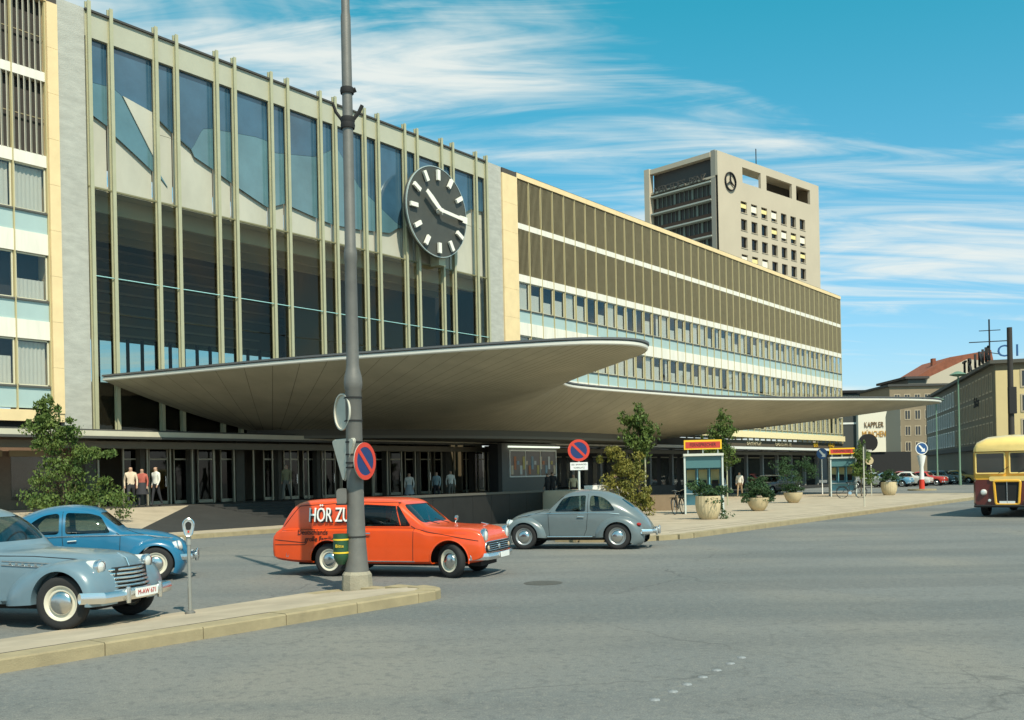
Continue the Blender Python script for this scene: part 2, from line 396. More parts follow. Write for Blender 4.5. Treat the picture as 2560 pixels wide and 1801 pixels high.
def make_beetle(label, pmat, wheel_style, cream_trim=True):
    root = thing('parked_car', label, 'car'); tab = cr(BEETLE, 3)
    body0 = loft(tab).mesh('beetle_solid', pmat, True)
    door = rpoly([(-0.80, 0.955), (-0.985, 1.275), (-1.18, 1.335), (-1.60, 1.36), (-1.60, 0.955)], 0.06)
    rearq = rpoly([(-1.71, 0.955), (-1.71, 1.36), (-2.0, 1.315), (-2.20, 1.19), (-2.36, 0.965)], 0.09)
    ws = rpoly([(-0.50, 1.075), (0.50, 1.075), (0.44, 1.345), (-0.44, 1.345)], 0.10)
    rw = rpoly([(-0.36, 1.03), (0.36, 1.03), (0.33, 1.25), (-0.33, 1.25)], 0.10)
    cut = Cuts().prism(door, 'y', -1.2, 1.2).prism(rearq, 'y', -1.2, 1.2).prism(ws, 'x', -0.45, -1.02).prism(rw, 'x', -2.35, -2.95)
    for x in (0.0, -2.4):
        for s in (1, -1): cut.lathe([(0, 0.47 * s), (0.38, 0.47 * s), (0.38, 1.0 * s), (0, 1.0 * s)], 24, (x, 0, 0.33), 'y')
    cm = cut.mesh('cut', BLACK, merge=1e-5)
    me = bool_shell(body0, cm, 0.022, -1.0); me.materials.clear(); me.materials.append(pmat); obj('body', smooth_me(me), root)
    pane_set(root, body0, (('door_window', door), ('side_window', rearq)), ('windscreen', ws, -0.45, -1.02), ('rear_window', rw, -2.35, -2.95))
    MB().box(-2.95, 0.35, -0.44, 0.44, 0.22, 0.50).build('floor_pan', BLACK, root)
    seats(root, -1.35, -2.0, 0.50, 0.46, (-0.98, 0.32, 0.98))
    for s in (1, -1):
        f = fender(0, 0.33, [(-28, 0.50), (0, 0.57), (40, 0.565), (75, 0.505), (100, 0.50), (130, 0.545), (160, 0.64), (182, 0.69), (190, 0.67)], 0.36, 0.755, 0.36, -28, 184, s)
        f.build('front_fender', pmat, root, True, recalc=True, angle=60)
        f = fender(-2.4, 0.33, [(-4, 0.66), (12, 0.66), (40, 0.60), (75, 0.535), (100, 0.53), (130, 0.575), (165, 0.66), (195, 0.66), (208, 0.55)], 0.50, 0.765, 0.36, -3, 206, s)
        f.build('rear_fender', pmat, root, True, recalc=True, angle=60)
        rb = MB().box(-1.78, -0.62, s * 0.60, s * 0.755, 0.295, 0.335).build('running_board', BLACK, root)
        MB().tube([(-1.78, s * 0.76, 0.325), (-0.62, s * 0.76, 0.325)], 0.016, 6).build('sill_trim', CHROME, rb, True)
        h = MB().lathe([(0.0, 0.075), (0.06, 0.07), (0.095, 0.045), (0.105, 0.0), (0.10, -0.10), (0.06, -0.2), (0, -0.24)], 20, (0, 0, 0), 'x', 0)
        hl = h.build('headlight', [LENS, pmat], root, True, (0.42, s * 0.575, 0.66)); hl.rotation_euler = (0, R(-14), 0)
        MB().lathe([(0.104, 0.012), (0.112, 0.0), (0.104, -0.014)], 20, (0, 0, 0), 'x').build('lamp_ring', CHROME, hl, True)
        line_on(tab, [(0.30, 0.80), (-0.2, 0.885), (-0.6, 0.905), (-1.5, 0.915), (-2.2, 0.905), (-2.45, 0.88)], 0.012, s, 0.004).build('belt_trim', CHROME, root, True)
        line_on(tab, [(-0.66, 0.34), (-0.63, 0.9), (-0.70, 0.95)], 0.006, s, 0.0).build('door_gap', SEAM, root)
        line_on(tab, [(-1.655, 1.38), (-1.655, 0.9), (-1.62, 0.5), (-1.55, 0.34)], 0.006, s, 0.0).build('door_gap', SEAM, root)
        line_on(tab, [(0.30, 0.80), (0.0, 0.83), (-0.35, 0.93), (-0.55, 1.0)], 0.007, s, 0.0).build('bonnet_gap', SEAM, root)
        MB().tube([(-1.56, s * (surf_y(tab, -1.56, 0.82) + 0.025), 0.82), (-1.40, s * (surf_y(tab, -1.40, 0.82) + 0.03), 0.83)], 0.014, 6).build('door_handle', CHROME, root, True)
        MB().lathe([(0, 0.05), (0.035, 0.04), (0.045, 0.0), (0.03, -0.06)], 12, (-2.93, s * 0.66, 0.62), 'x').build('tail_lamp', mat('red_lens', (0.35, 0.02, 0.015), 0.2), root, True)
        for x in (0.0, -2.4): wheel_parts(root, x, s * 0.655, 0.33, wheel_style)
    for x, s in ((0.0, 1), (-2.4, 1)):
        pass
    bumper(root, 0.74, 0.44, 0.70, 1); bumper(root, -3.32, 0.44, 0.70, -1, name='rear_bumper')
    return root

REK = [(0.68, 0.42, 0.60, 0.70, 0.60, 0.58, 5.0), (0.65, 0.36, 0.66, 0.82, 0.74, 0.72, 5.0), (0.53, 0.30, 0.74, 0.90, 0.79, 0.76, 5.0), (0.28, 0.26, 0.78, 0.945, 0.805, 0.77, 6.0), (-0.10, 0.25, 0.80, 0.96, 0.81, 0.775, 6.0),
       (-0.44, 0.25, 0.82, 0.985, 0.815, 0.775, 6.0), (-0.56, 0.25, 0.86, 1.02, 0.815, 0.745, 6.0), (-0.72, 0.25, 0.90, 1.16, 0.815, 0.735, 5.5), (-0.90, 0.25, 0.91, 1.32, 0.815, 0.73, 5.5), (-1.08, 0.25, 0.915, 1.455, 0.815, 0.73, 5.5),
       (-1.35, 0.25, 0.915, 1.505, 0.815, 0.73, 5.5), (-1.9, 0.25, 0.915, 1.52, 0.815, 0.73, 5.5), (-2.5, 0.25, 0.915, 1.52, 0.815, 0.73, 5.5), (-3.08, 0.26, 0.91, 1.495, 0.81, 0.725, 5.5), (-3.34, 0.27, 0.905, 1.42, 0.805, 0.72, 5.5),
       (-3.52, 0.29, 0.90, 1.20, 0.80, 0.71, 5.0), (-3.62, 0.30, 0.88, 0.98, 0.79, 0.70, 6.0), (-3.74, 0.33, 0.82, 0.88, 0.79, 0.72, 5.0), (-3.79, 0.36, 0.74, 0.80, 0.76, 0.70, 5.0)]
def make_van(label, pmat):
    root = thing('delivery_van', label, 'van'); tab = cr(REK, 3)
    body0 = loft(tab).mesh('van_solid', pmat, True)
    door = rpoly([(-0.80, 0.975), (-1.06, 1.36), (-1.80, 1.40), (-1.93, 0.975)], 0.05)
    ws = rpoly([(-0.66, 1.035), (0.66, 1.035), (0.60, 1.385), (-0.60, 1.385)], 0.10)
    rw = rpoly([(-0.5, 1.02), (0.5, 1.02), (0.46, 1.32), (-0.46, 1.32)], 0.08)
    cut = Cuts().prism(door, 'y', -1.2, 1.2).prism(ws, 'x', -0.35, -1.035).prism(rw, 'x', -3.3, -3.8)
    for x in (0.0, -2.54):
        for s in (1, -1): cut.lathe([(0, 0.46 * s), (0.385, 0.46 * s), (0.385, 1.0 * s), (0, 1.0 * s)], 28, (x, 0, 0.33), 'y')
    me = bool_shell(body0, cut.mesh('cut', BLACK, merge=1e-5), 0.022, -1.0); me.materials.clear(); me.materials.append(pmat); obj('body', smooth_me(me), root)
    pane_set(root, body0, (('door_window', door),), ('windscreen', ws, -0.35, -1.035), ('rear_window', rw, -3.3, -3.8))
    MB().box(-3.4, 0.5, -0.44, 0.44, 0.2, 0.52).build('floor_pan', BLACK, root)
    MB().box(-2.02, -2.0, -0.68, 0.68, 0.5, 1.36).build('load_bulkhead', mat('dark_card', (0.03, 0.03, 0.03), 0.9), root)
    seats(root, -1.5, -1.55, 0.42, 0.46, (-1.05, 0.34, 1.0))
    for s in (1, -1):
        line_on(tab, [(0.58, 0.70), (-0.4, 0.86), (-0.75, 0.935), (-2.0, 0.945), (-3.60, 0.90)], 0.007, s, 0.0).build('belt_crease', SEAM, root)
        line_on(tab, [(-3.72, 0.62), (-3.05, 0.625), (-3.0, 0.66), (-3.72, 0.72)], 0.007, s, 0.0).build('tail_crease', SEAM, root)
        line_on(tab, [(-0.74, 0.30), (-0.72, 0.94), (-0.80, 0.98)], 0.006, s, 0.0).build('door_gap', SEAM, root)
        line_on(tab, [(-2.01, 1.42), (-1.99, 0.6), (-1.96, 0.32)], 0.006, s, 0.0).build('door_gap', SEAM, root)
        line_on(tab, [(-0.95, 1.42), (-1.9, 1.445), (-3.2, 1.38), (-3.56, 0.98)], 0.008, s, 0.0).build('roof_gutter', SEAM, root, True)
        line_on(tab, [(-0.70, 0.31), (-1.95, 0.31)], 0.014, s, 0.004).build('sill_trim', CHROME, root, True)
        line_on(tab, [(-1.02, 0.99), (-1.12, 1.37)], 0.011, s, -0.008).build('quarterlight_post', pmat, root)
        for x in (0.0, -2.54):
            MB().tube([(x + 0.388 * math.cos(R(a)), s * (surf_y(tab, max(-3.5, min(0.6, x + 0.388 * math.cos(R(a)))), 0.33 + 0.388 * math.sin(R(a))) + 0.002), 0.33 + 0.388 * math.sin(R(a))) for a in range(-8, 190, 9)], 0.013, 6).build('arch_lip', pmat, root, True)
        MB().tube([(-1.86, s * 0.845, 0.845), (-1.60, s * 0.85, 0.845)], 0.015, 6).build('door_handle', CHROME, root, True)
        hl = MB().lathe([(0.0, 0.035), (0.06, 0.03), (0.095, 0.0)], 24, (0, 0, 0), 'x').build('headlight', LENS, root, True, (0.655, s * 0.60, 0.78)); hl.scale = (1, 1, 1.25)
        MB().lathe([(0.092, 0.02), (0.112, 0.015), (0.118, -0.03), (0.105, -0.07)], 24, (0, 0, 0), 'x').build('lamp_ring', CHROME, hl, True)
        MB().lathe([(0, 0.03), (0.04, 0.025), (0.05, 0)], 12, (0.69, s * 0.58, 0.56), 'x').build('indicator_lamp', mat('amber_lens', (0.6, 0.45, 0.3), 0.2), root, True)
    g = MB(); g.prism(rrect(-0.66, 0.66, 0.47, 0.66, 0.09), 'x', 0.65, 0.705); gr = g.build('grille', BLACK, root)
    MB().tube([(0.715 - 0.05 * (abs(y) / 0.66) ** 3, y, z) for y, z in rrect(-0.66, 0.66, 0.47, 0.66, 0.09)], 0.016, 6, closed=True).build('grille_surround', CHROME, gr, True)
    for k in range(4): MB().tube([(0.708, -0.60, 0.505 + 0.04 * k), (0.715, 0, 0.505 + 0.04 * k), (0.708, 0.60, 0.505 + 0.04 * k)], 0.006, 5).build('grille_bar', CHROME, gr, True)
    MB().lathe([(0, 0.03), (0.045, 0.02), (0.05, 0)], 16, (0.705, 0, 0.56), 'x').build('grille_badge', CHROME, gr, True)
    MB().tube([(0.40, 0, 0.94), (0.50, 0, 0.97), (0.36, 0, 1.0)], 0.014, 6).build('bonnet_ornament', CHROME, root, True)
    for y in (0.22, -0.28): MB().tube([(-0.40, y, 1.0), (-0.58, y - 0.30, 1.09)], 0.008, 5).build('wiper', BLACK, root)
    m = MB().tube([(-0.50, 0.74, 0.93), (-0.47, 0.80, 1.04)], 0.008, 5); m.lathe([(0, -0.05), (0.05, -0.03), (0.055, 0.01), (0, 0.015)], 12, (-0.47, 0.81, 1.06), 'x'); m.build('wing_mirror', CHROME, root, True)
    bumper(root, 0.80, 0.40, 0.80, 1, 0.30, 0.05, ()); bumper(root, -3.88, 0.44, 0.80, -1, 0.34, 0.05, (), 'rear_bumper')
    MB().prism(rrect(-0.24, 0.24, 0.36, 0.46, 0.01), 'x', 0.825, 0.835).build('number_plate', mat('plate_white', (0.8, 0.8, 0.76), 0.4), root)
    for x, s in ((0.0, 1), (0.0, -1), (-2.54, 1), (-2.54, -1)):
        wh = wheel_parts(root, x, s * 0.69, 0.325, 'cream')
        if x == 0.0: wh.rotation_euler = (0, 0, R(-24))
    # lettering on the side that faces the camera (right-hand side, y < 0)
    wm = mat('letter_white', (0.82, 0.82, 0.76), 0.4); bm_ = mat('letter_black', (0.015, 0.013, 0.012), 0.5)
    def side_text(nm, s, size, x, z, m, shear=0.0, xs=1.0, ext=0.004, tilt=0.0):
        y = -(surf_y(tab, x, z) + (0.026 if size > 0.3 else 0.012)); return text(nm, s, size, m, root, (x, y, z), (R(90) + tilt, 0, 0), ext, 'LEFT', xs, shear)
    side_text('lettering', 'HÖR ZU', 0.40, -2.98, 1.19, wm, 0.0, 0.60, 0.012, R(-7))
    sh = side_text('lettering_shade', 'HÖR ZU', 0.40, -2.955, 1.165, bm_, 0.0, 0.60, 0.004, R(-7)); sh.location.y += 0.010
    side_text('slogan', 'Deutschlands', 0.145, -3.20, 0.865, bm_, 0.12, 0.85)
    side_text('slogan', 'große Familienzeitung', 0.145, -3.04, 0.735, bm_, 0.12, 0.82)
    return root

OLY = [(0.46, 0.50, 0.60, 0.66, 0.20, 0.19, 2.4), (0.44, 0.40, 0.64, 0.77, 0.32, 0.31, 2.4), (0.38, 0.34, 0.68, 0.865, 0.40, 0.39, 2.5), (0.25, 0.32, 0.72, 0.915, 0.45, 0.44, 2.6), (0.0, 0.30, 0.76, 0.945, 0.48, 0.47, 2.6), (-0.45, 0.29, 0.80, 0.965, 0.55, 0.54, 2.6), (-0.90, 0.28, 0.84, 0.98, 0.62, 0.605, 2.6), (-1.13, 0.28, 0.86, 0.995, 0.66, 0.645, 2.6),
       (-1.23, 0.28, 0.88, 1.06, 0.68, 0.665, 2.6), (-1.37, 0.28, 0.90, 1.25, 0.70, 0.685, 2.6), (-1.53, 0.28, 0.90, 1.41, 0.71, 0.69, 2.6), (-1.80, 0.28, 0.90, 1.52, 0.715, 0.695, 2.6), (-2.20, 0.28, 0.90, 1.545, 0.72, 0.70, 2.6), (-2.65, 0.28, 0.90, 1.51, 0.715, 0.69, 2.6), (-3.00, 0.29, 0.88, 1.37, 0.69, 0.66, 2.5),
       (-3.25, 0.30, 0.84, 1.15, 0.66, 0.63, 2.5), (-3.50, 0.32, 0.78, 0.98, 0.60, 0.57, 2.5), (-3.70, 0.34, 0.70, 0.85, 0.52, 0.49, 2.4), (-3.83, 0.40, 0.58, 0.66, 0.36, 0.34, 2.4)]
def make_olympia(label, pmat):
    root = thing('parked_saloon', label, 'car'); tab = cr(OLY, 3)
    body0 = loft(tab).mesh('saloon_solid', pmat, True)
    door = rpoly([(-1.41, 0.96), (-1.60, 1.30), (-1.83, 1.39), (-2.21, 1.405), (-2.21, 0.96)], 0.07)
    rearq = rpoly([(-2.31, 0.96), (-2.31, 1.40), (-2.60, 1.36), (-2.83, 1.19), (-2.89, 0.96)], 0.09)
    ws = rpoly([(-0.56, 1.07), (0.56, 1.07), (0.48, 1.39), (-0.48, 1.39)], 0.09)
    rw = rpoly([(-0.4, 1.05), (0.4, 1.05), (0.36, 1.30), (-0.36, 1.30)], 0.1)
    cut = Cuts().prism(door, 'y', -1.2, 1.2).prism(rearq, 'y', -1.2, 1.2).prism(ws, 'x', -1.05, -1.60).prism(rw, 'x', -2.85, -3.5)
    for x in (0.0, -2.95):
        for s in (1, -1): cut.lathe([(0, 0.47 * s), (0.40, 0.47 * s), (0.40, 1.0 * s), (0, 1.0 * s)], 24, (x, 0, 0.34), 'y')
    SELF[0] = True; me = bool_shell(body0, cut.mesh('cut', BLACK, merge=1e-5), 0.022, -1.0); me.materials.clear(); me.materials.append(pmat); obj('body', smooth_me(me), root)
    SELF[0] = False
    pane_set(root, body0, (('door_window', door), ('side_window', rearq)), ('windscreen', ws, -1.05, -1.60), ('rear_window', rw, -2.85, -3.5))
    MB().box(-3.5, 0.3, -0.44, 0.44, 0.22, 0.50).build('floor_pan', BLACK, root); seats(root, -1.95, -2.6, 0.5, 0.46, (-1.57, 0.32, 1.0))
    for s in (1, -1):
        fender(0, 0.34, [(-30, 0.47), (0, 0.525), (35, 0.57), (62, 0.555), (90, 0.52), (115, 0.535), (140, 0.66), (160, 0.86), (175, 1.0), (184, 1.02)], 0.30, 0.775, 0.395, -6, 184, s, 0.8).build('front_fender', pmat, root, True, angle=60)
        fender(-2.95, 0.34, [(-6, 0.62), (12, 0.62), (40, 0.58), (75, 0.54), (100, 0.54), (130, 0.59), (165, 0.70), (195, 0.70), (206, 0.6)], 0.48, 0.775, 0.395, -5, 204, s).build('rear_fender', pmat, root, True, angle=60)
        MB().box(-2.4, -0.98, s * 0.60, s * 0.75, 0.30, 0.36).build('running_board', pmat, root)
        hl = MB().lathe([(0.0, 0.05), (0.045, 0.045), (0.075, 0.025), (0.085, -0.02), (0.08, -0.16)], 22, (0, 0, 0), 'x').build('headlight', LENS, root, True, (0.39, s * 0.48, 0.765))
        MB().lathe([(0.072, 0.035), (0.09, 0.028), (0.095, 0.0), (0.086, -0.03)], 22, (0, 0, 0), 'x').build('lamp_ring', CHROME, hl, True)
        line_on(tab, [(0.30, 0.82), (0.0, 0.86), (-0.55, 0.90), (-1.35, 0.92)], 0.007, s, 0.0).build('bonnet_gap', SEAM, root)
        tr = line_on(tab, [(0.16, 0.775), (-0.3, 0.81), (-0.95, 0.85)], 0.008, s, 0.008).build('louvre_trim', CHROME, root, True)
        line_on(tab, [(0.16, 0.725), (-0.3, 0.76), (-0.95, 0.80)], 0.008, s, 0.008).build('louvre_trim', CHROME, tr, True)
        for k in range(12):
            x = 0.10 - 0.085 * k; z = 0.752 + (0.12 - x) * 0.069; y = surf_y(tab, x, z) + 0.004
            MB().cbox((x, s * y, z), (0.034, 0.012, 0.022)).build('bonnet_louvre', CHROME, root)
        line_on(tab, [(-1.27, 0.36), (-1.25, 0.9), (-1.35, 0.95)], 0.006, s, 0.0).build('door_gap', SEAM, root)
        line_on(tab, [(-2.26, 1.42), (-2.26, 0.9), (-2.23, 0.36)], 0.006, s, 0.0).build('door_gap', SEAM, root)
        for x in (0.0, -2.95):
            wh = wheel_parts(root, x, s * 0.665, 0.335, 'whitewall')
            if x == 0.0: wh.rotation_euler = (0, 0, R(8))
    gr = MB().prism([(-0.36, 0.38), (0.36, 0.38), (0.30, 0.74), (-0.30, 0.74)], 'x', 0.36, 0.505).build('grille', BLACK, root)
    for k in range(7):
        z = 0.40 + 0.052 * k; hw = 0.45 - 0.014 * k; pts = [(0.615 - 0.13 * (y / hw) ** 2 - 0.010 * k, y, z) for y in [hw * (i / 6 - 1) for i in range(13)]]
        MB().tube(pts, 0.019, 8).build('grille_bar', CHROME, gr, True)
    MB().tube([(0.475, 0, 0.74), (0.43, 0, 0.84), (0.30, 0, 0.905)], 0.012, 6).build('bonnet_strip', CHROME, root, True)
    bumper(root, 0.68, 0.40, 0.80, 1, 0.24, 0.055, (0.33,)); bumper(root, -3.97, 0.42, 0.78, -1, 0.2, 0.055, (0.3,), 'rear_bumper')
    pl = MB().prism(rrect(-0.23, 0.23, 0.36, 0.47, 0.012), 'x', 0.725, 0.735).build('number_plate', mat('plate_white', (0.8, 0.8, 0.76), 0.4), root)
    text('plate_digits', 'M-AW 671', 0.085, mat('plate_red', (0.45, 0.04, 0.03), 0.5), pl, (0.738, 0, 0.415), (R(90), 0, R(90)), 0.002)
    return root

SED = [(0.78, 0.40, 0.58, 0.68, 0.55, 0.53, 2.8), (0.70, 0.32, 0.68, 0.86, 0.74, 0.71, 2.8), (0.3, 0.28, 0.78, 0.94, 0.79, 0.75, 3), (-0.5, 0.27, 0.84, 1.0, 0.80, 0.75, 3), (-0.66, 0.27, 0.88, 1.06, 0.80, 0.73, 3), (-1.0, 0.27, 0.90, 1.40, 0.80, 0.72, 3.2), (-1.4, 0.27, 0.90, 1.48, 0.80, 0.72, 3.2), (-2.0, 0.27, 0.90, 1.45, 0.80, 0.72, 3.2), (-2.4, 0.27, 0.89, 1.26, 0.80, 0.71, 3), (-2.62, 0.28, 0.87, 1.02, 0.79, 0.72, 3), (-3.2, 0.32, 0.80, 0.93, 0.76, 0.72, 3), (-3.4, 0.38, 0.62, 0.72, 0.66, 0.62, 2.8)]
def make_sedan(label, pmat):
    """small far-off saloon: body, dark panes, lamps, bumpers, wheels"""
    root = thing('distant_car', label, 'car'); tab = cr(SED, 2)
    body0 = loft(tab).mesh('sedan_solid', pmat, True)
    side = rpoly([(-0.85, 0.96), (-1.06, 1.33), (-1.95, 1.35), (-2.28, 0.98)], 0.06); ws = rpoly([(-0.58, 1.06), (0.58, 1.06), (0.52, 1.35), (-0.52, 1.35)], 0.06)
    cut = Cuts().prism(side, 'y', -1.2, 1.2).prism(ws, 'x', -0.45, -1.0).prism(ws, 'x', -2.1, -2.7)
    for x in (0.0, -2.5):
        for s in (1, -1): cut.lathe([(0, 0.5 * s), (0.38, 0.5 * s), (0.38, 1.0 * s), (0, 1.0 * s)], 20, (x, 0, 0.32), 'y')
    me = bool_shell(body0, cut.mesh('cut', BLACK, merge=1e-5), 0.03, -1.0); me.materials.clear(); me.materials.append(pmat); obj('body', smooth_me(me), root)
    pane_set(root, body0, (('side_window', side),), ('windscreen', ws, -0.45, -1.0), ('rear_window', ws, -2.1, -2.7), 0.01)
    MB().box(-2.9, 0.4, -0.48, 0.48, 0.2, 0.85).build('floor_pan', BLACK, root)
    for s in (1, -1):
        MB().lathe([(0, 0.03), (0.09, 0.02), (0.11, -0.03)], 14, (0.74, s * 0.58, 0.72), 'x').build('headlight', LENS, root, True)
        for x in (0.0, -2.5): wheel_parts(root, x, s * 0.68, 0.32, 'steel')
    bumper(root, 0.86, 0.42, 0.78, 1, 0.2, 0.05, ()); bumper(root, -3.5, 0.42, 0.78, -1, 0.2, 0.05, (), 'rear_bumper')
    return root
def recolour(root, old, new):
    for o in [root] + list(root.children_recursive):
        if o.type == 'MESH':
            for i, sl in enumerate(o.material_slots):
                if sl.material == old: sl.link = 'OBJECT'; sl.material = new
# ---------------------------------------------------------------- ground, road, pavements
def noisy_road():
    m = mat('asphalt', (0.155, 0.162, 0.156), 0.82, var=0.10, scale=0.35, bump=0.35, bscale=160, coords='Object', det=8)
    t = m.node_tree; p = t.nodes['Principled BSDF']
    base = [l for l in t.links if l.to_socket == p.inputs['Base Color']][0].from_socket
    tc = t.nodes.new('ShaderNodeTexCoord')
    def tex(scale, rot, st, lo, hi, det=6):
        mp = t.nodes.new('ShaderNodeMapping'); mp.inputs['Rotation'].default_value = (0, 0, rot); mp.inputs['Scale'].default_value = st
        n = t.nodes.new('ShaderNodeTexNoise'); n.inputs['Scale'].default_value = scale; n.inputs['Detail'].default_value = det
        r = t.nodes.new('ShaderNodeMapRange'); r.inputs[1].default_value = lo; r.inputs[2].default_value = hi
        t.links.new(tc.outputs['Object'], mp.inputs[0]); t.links.new(mp.outputs[0], n.inputs['Vector']); t.links.new(n.outputs['Fac'], r.inputs[0]); return r.outputs[0]
    def crackle(scale, width):
        mp = t.nodes.new('ShaderNodeMapping'); mp.inputs['Rotation'].default_value = (0, 0, 0.7); wob = t.nodes.new('ShaderNodeTexNoise'); wob.inputs['Scale'].default_value = 1.3; wob.inputs['Detail'].default_value = 6
        ad = t.nodes.new('ShaderNodeMix'); ad.data_type = 'RGBA'; ad.blend_type = 'ADD'; ad.inputs[0].default_value = 0.9
        v = t.nodes.new('ShaderNodeTexVoronoi'); v.feature = 'DISTANCE_TO_EDGE'; v.inputs['Scale'].default_value = scale
        t.links.new(tc.outputs['Object'], mp.inputs[0]); t.links.new(mp.outputs[0], wob.inputs['Vector']); t.links.new(mp.outputs[0], ad.inputs[6]); t.links.new(wob.outputs['Color'], ad.inputs[7]); t.links.new(ad.outputs[2], v.inputs['Vector'])
        r = t.nodes.new('ShaderNodeMapRange'); r.inputs[1].default_value = width; r.inputs[2].default_value = 0.0; r.clamp = True; t.links.new(v.outputs['Distance'], r.inputs[0]); return r.outputs[0]
    def mul(x, y):
        q = t.nodes.new('ShaderNodeMath'); q.operation = 'MULTIPLY'; t.links.new(x, q.inputs[0]); t.links.new(y, q.inputs[1]); return q.outputs[0]
    cur = base
    W = (1, 1, 1)
    for fac, col, k in ((tex(0.22, 0.6, (1, 0.5, 1), 0.46, 0.62, 4), (0.215, 0.203, 0.172), 0.8), (tex(0.5, -FROT + 0.3, (0.16, 0.8, 1), 0.50, 0.64, 5), (0.10, 0.114, 0.115), 0.75), (tex(1.0, -FROT - 0.25, (0.05, 0.55, 1), 0.54, 0.66, 4), (0.11, 0.115, 0.112), 0.6),
                        (tex(2.2, 0, W, 0.62, 0.74, 5), (0.095, 0.093, 0.085), 0.55), (tex(14.0, 0, W, 0.50, 0.68, 4), (0.235, 0.225, 0.195), 0.5), (tex(9.0, 1.0, W, 0.52, 0.66, 4), (0.085, 0.09, 0.09), 0.5), (tex(48.0, 0, W, 0.50, 0.70, 3), (0.30, 0.285, 0.24), 0.5), (tex(85.0, 0, W, 0.52, 0.66, 2), (0.05, 0.052, 0.05), 0.6),
                        (mul(crackle(0.16, 0.006), tex(0.3, 1.0, W, 0.40, 0.55, 2)), (0.05, 0.05, 0.048), 0.5), (mul(crackle(0.9, 0.020), tex(0.25, 2.0, W, 0.55, 0.62, 2)), (0.06, 0.06, 0.056), 0.5)):
        mx = t.nodes.new('ShaderNodeMix'); mx.data_type = 'RGBA'; ml = t.nodes.new('ShaderNodeMath'); ml.operation = 'MULTIPLY'; ml.inputs[1].default_value = k
        t.links.new(fac, ml.inputs[0]); t.links.new(ml.outputs[0], mx.inputs[0]); t.links.new(cur, mx.inputs[6]); mx.inputs[7].default_value = (*col, 1); cur = mx.outputs[2]
    t.links.new(cur, p.inputs['Base Color']); return m
ROAD = noisy_road()
PAVE = mat('pavement_concrete', (0.385, 0.32, 0.23), 0.85, var=0.20, scale=1.1, bump=0.25, bscale=90, det=8)
KERB = mat('kerb_granite', (0.32, 0.26, 0.15), 0.8, var=0.18, scale=3.0, bump=0.3, bscale=60)
SHADEPAVE = mat('shade_paving', (0.028, 0.028, 0.026), 0.8, var=0.2, scale=1.5, bump=0.3, bscale=40)  # near-black tone paints the canopy's shade into the ground
JOINT = mat('joint_dark', (0.07, 0.06, 0.05), 0.9)
road = tag(MB().add([(-900, -60, 0), (900, -60, 0), (900, 1500, 0), (-900, 1500, 0)], [(0, 1, 2, 3)]).build('road', ROAD, recalc=False), kind='structure')

STUD = MB().lathe([(0.05, 0.001), (0.042, 0.010), (0.0, 0.013)], 10).mesh('road_stud', mat('stud_worn', (0.22, 0.23, 0.23), 0.45, var=0.3, scale=20), True)
for sx, sy in ((1.15, 8.31), (1.35, 8.61), (1.52, 8.89), (1.72, 9.19), (1.91, 9.49), (2.11, 9.81), (2.29, 10.11)): obj('road_stud', STUD, road, (sx, sy, 0))

def td_poly(pts): return [tuple(P(t, d)[:2]) for t, d in pts]
def slab(name, pts, z0, z1, m): return tag(MB().prism(td_poly(pts), 'z', z0, z1).build(name, m), kind='structure')
def kerb_run(parent, pts, width, z1, L=1.25, gap=0.012, rnd=0.02):
    """kerb stones one by one along a (t,d) polyline; the stones lie to the left of the line"""
    acc = []
    for a, b in zip(pts, pts[1:]):
        A, B = P(*a), P(*b); n = max(1, round((B - A).length / L))
        for k in range(n): acc.append((A.lerp(B, k / n), A.lerp(B, (k + 1) / n)))
    for A, B in acc:
        d = (B - A); l = d.length; d.normalize(); nrm = Vector((-d.y, d.x, 0)); g = gap / 2; j = RNG.uniform(-0.004, 0.004)
        c = MB(); r = rnd
        prof = [(0.0, -0.02), (0.0, z1 - r), (r * 0.35, z1 - r * 0.3), (r, z1 + j), (width, z1 + j), (width, -0.02)]
        vs = []
        for s in (g, l - g):
            for q, z in prof: p = A + d * s + nrm * q; vs.append((p.x, p.y, z))
        n = len(prof); fs = [tuple(range(n)), tuple(range(2 * n - 1, n - 1, -1))] + [(i, i + n, (i + 1) % n + n, (i + 1) % n) for i in range(n)]
        c.add(vs, fs).build('kerb_stone', KERB, parent)

# near traffic island with rounded tip
tip = [(11.1 + 0.95 * abs(math.cos(R(a))) ** 0.6, 29.2 + 1.3 * math.copysign(abs(math.sin(R(a))) ** 0.6, a)) for a in range(90, -91, -15)]
isl_out = [(-8.0, 30.5)] + tip + [(-8.0, 29.2)]
def island_z(d): return 0.008 + 0.134 * max(0.0, min(1.0, (d - 28.3) / 1.5))
mbi = MB(); NI = 10
edge_o = [(-8.0 + 19.1 * k / 12, 30.2) for k in range(13)] + [(t - 0.02, 29.2 + (d - 29.2) * 0.80) for t, d in tip[1:]]
edge_i = [(-8.0 + 19.1 * k / 12, 29.2 - 1.3 * k / 12 * 1.0) for k in range(13)] + [(11.2, tip[-1][1])] * (len(edge_o) - 13)
mbi.grid([[P(a[0] + (b[0] - a[0]) * k / NI, a[1] + (b[1] - a[1]) * k / NI, island_z(a[1] + (b[1] - a[1]) * k / NI)) for k in range(NI + 1)] for a, b in zip(edge_o, edge_i)])
isl = tag(mbi.build('traffic_island', PAVE, None, True), kind='structure')
MB().prism(td_poly([(-8.0, 30.14), (11.1, 30.14), (11.1, 30.125), (-8.0, 30.125)]), 'z', 0.10, 0.147).build('joint', JOINT, isl)
kerb_run(isl, [(-8.0, 30.5), (11.1, 30.5)], 0.34, 0.15)
tk = [(11.1, 30.5)] + tip[1:]
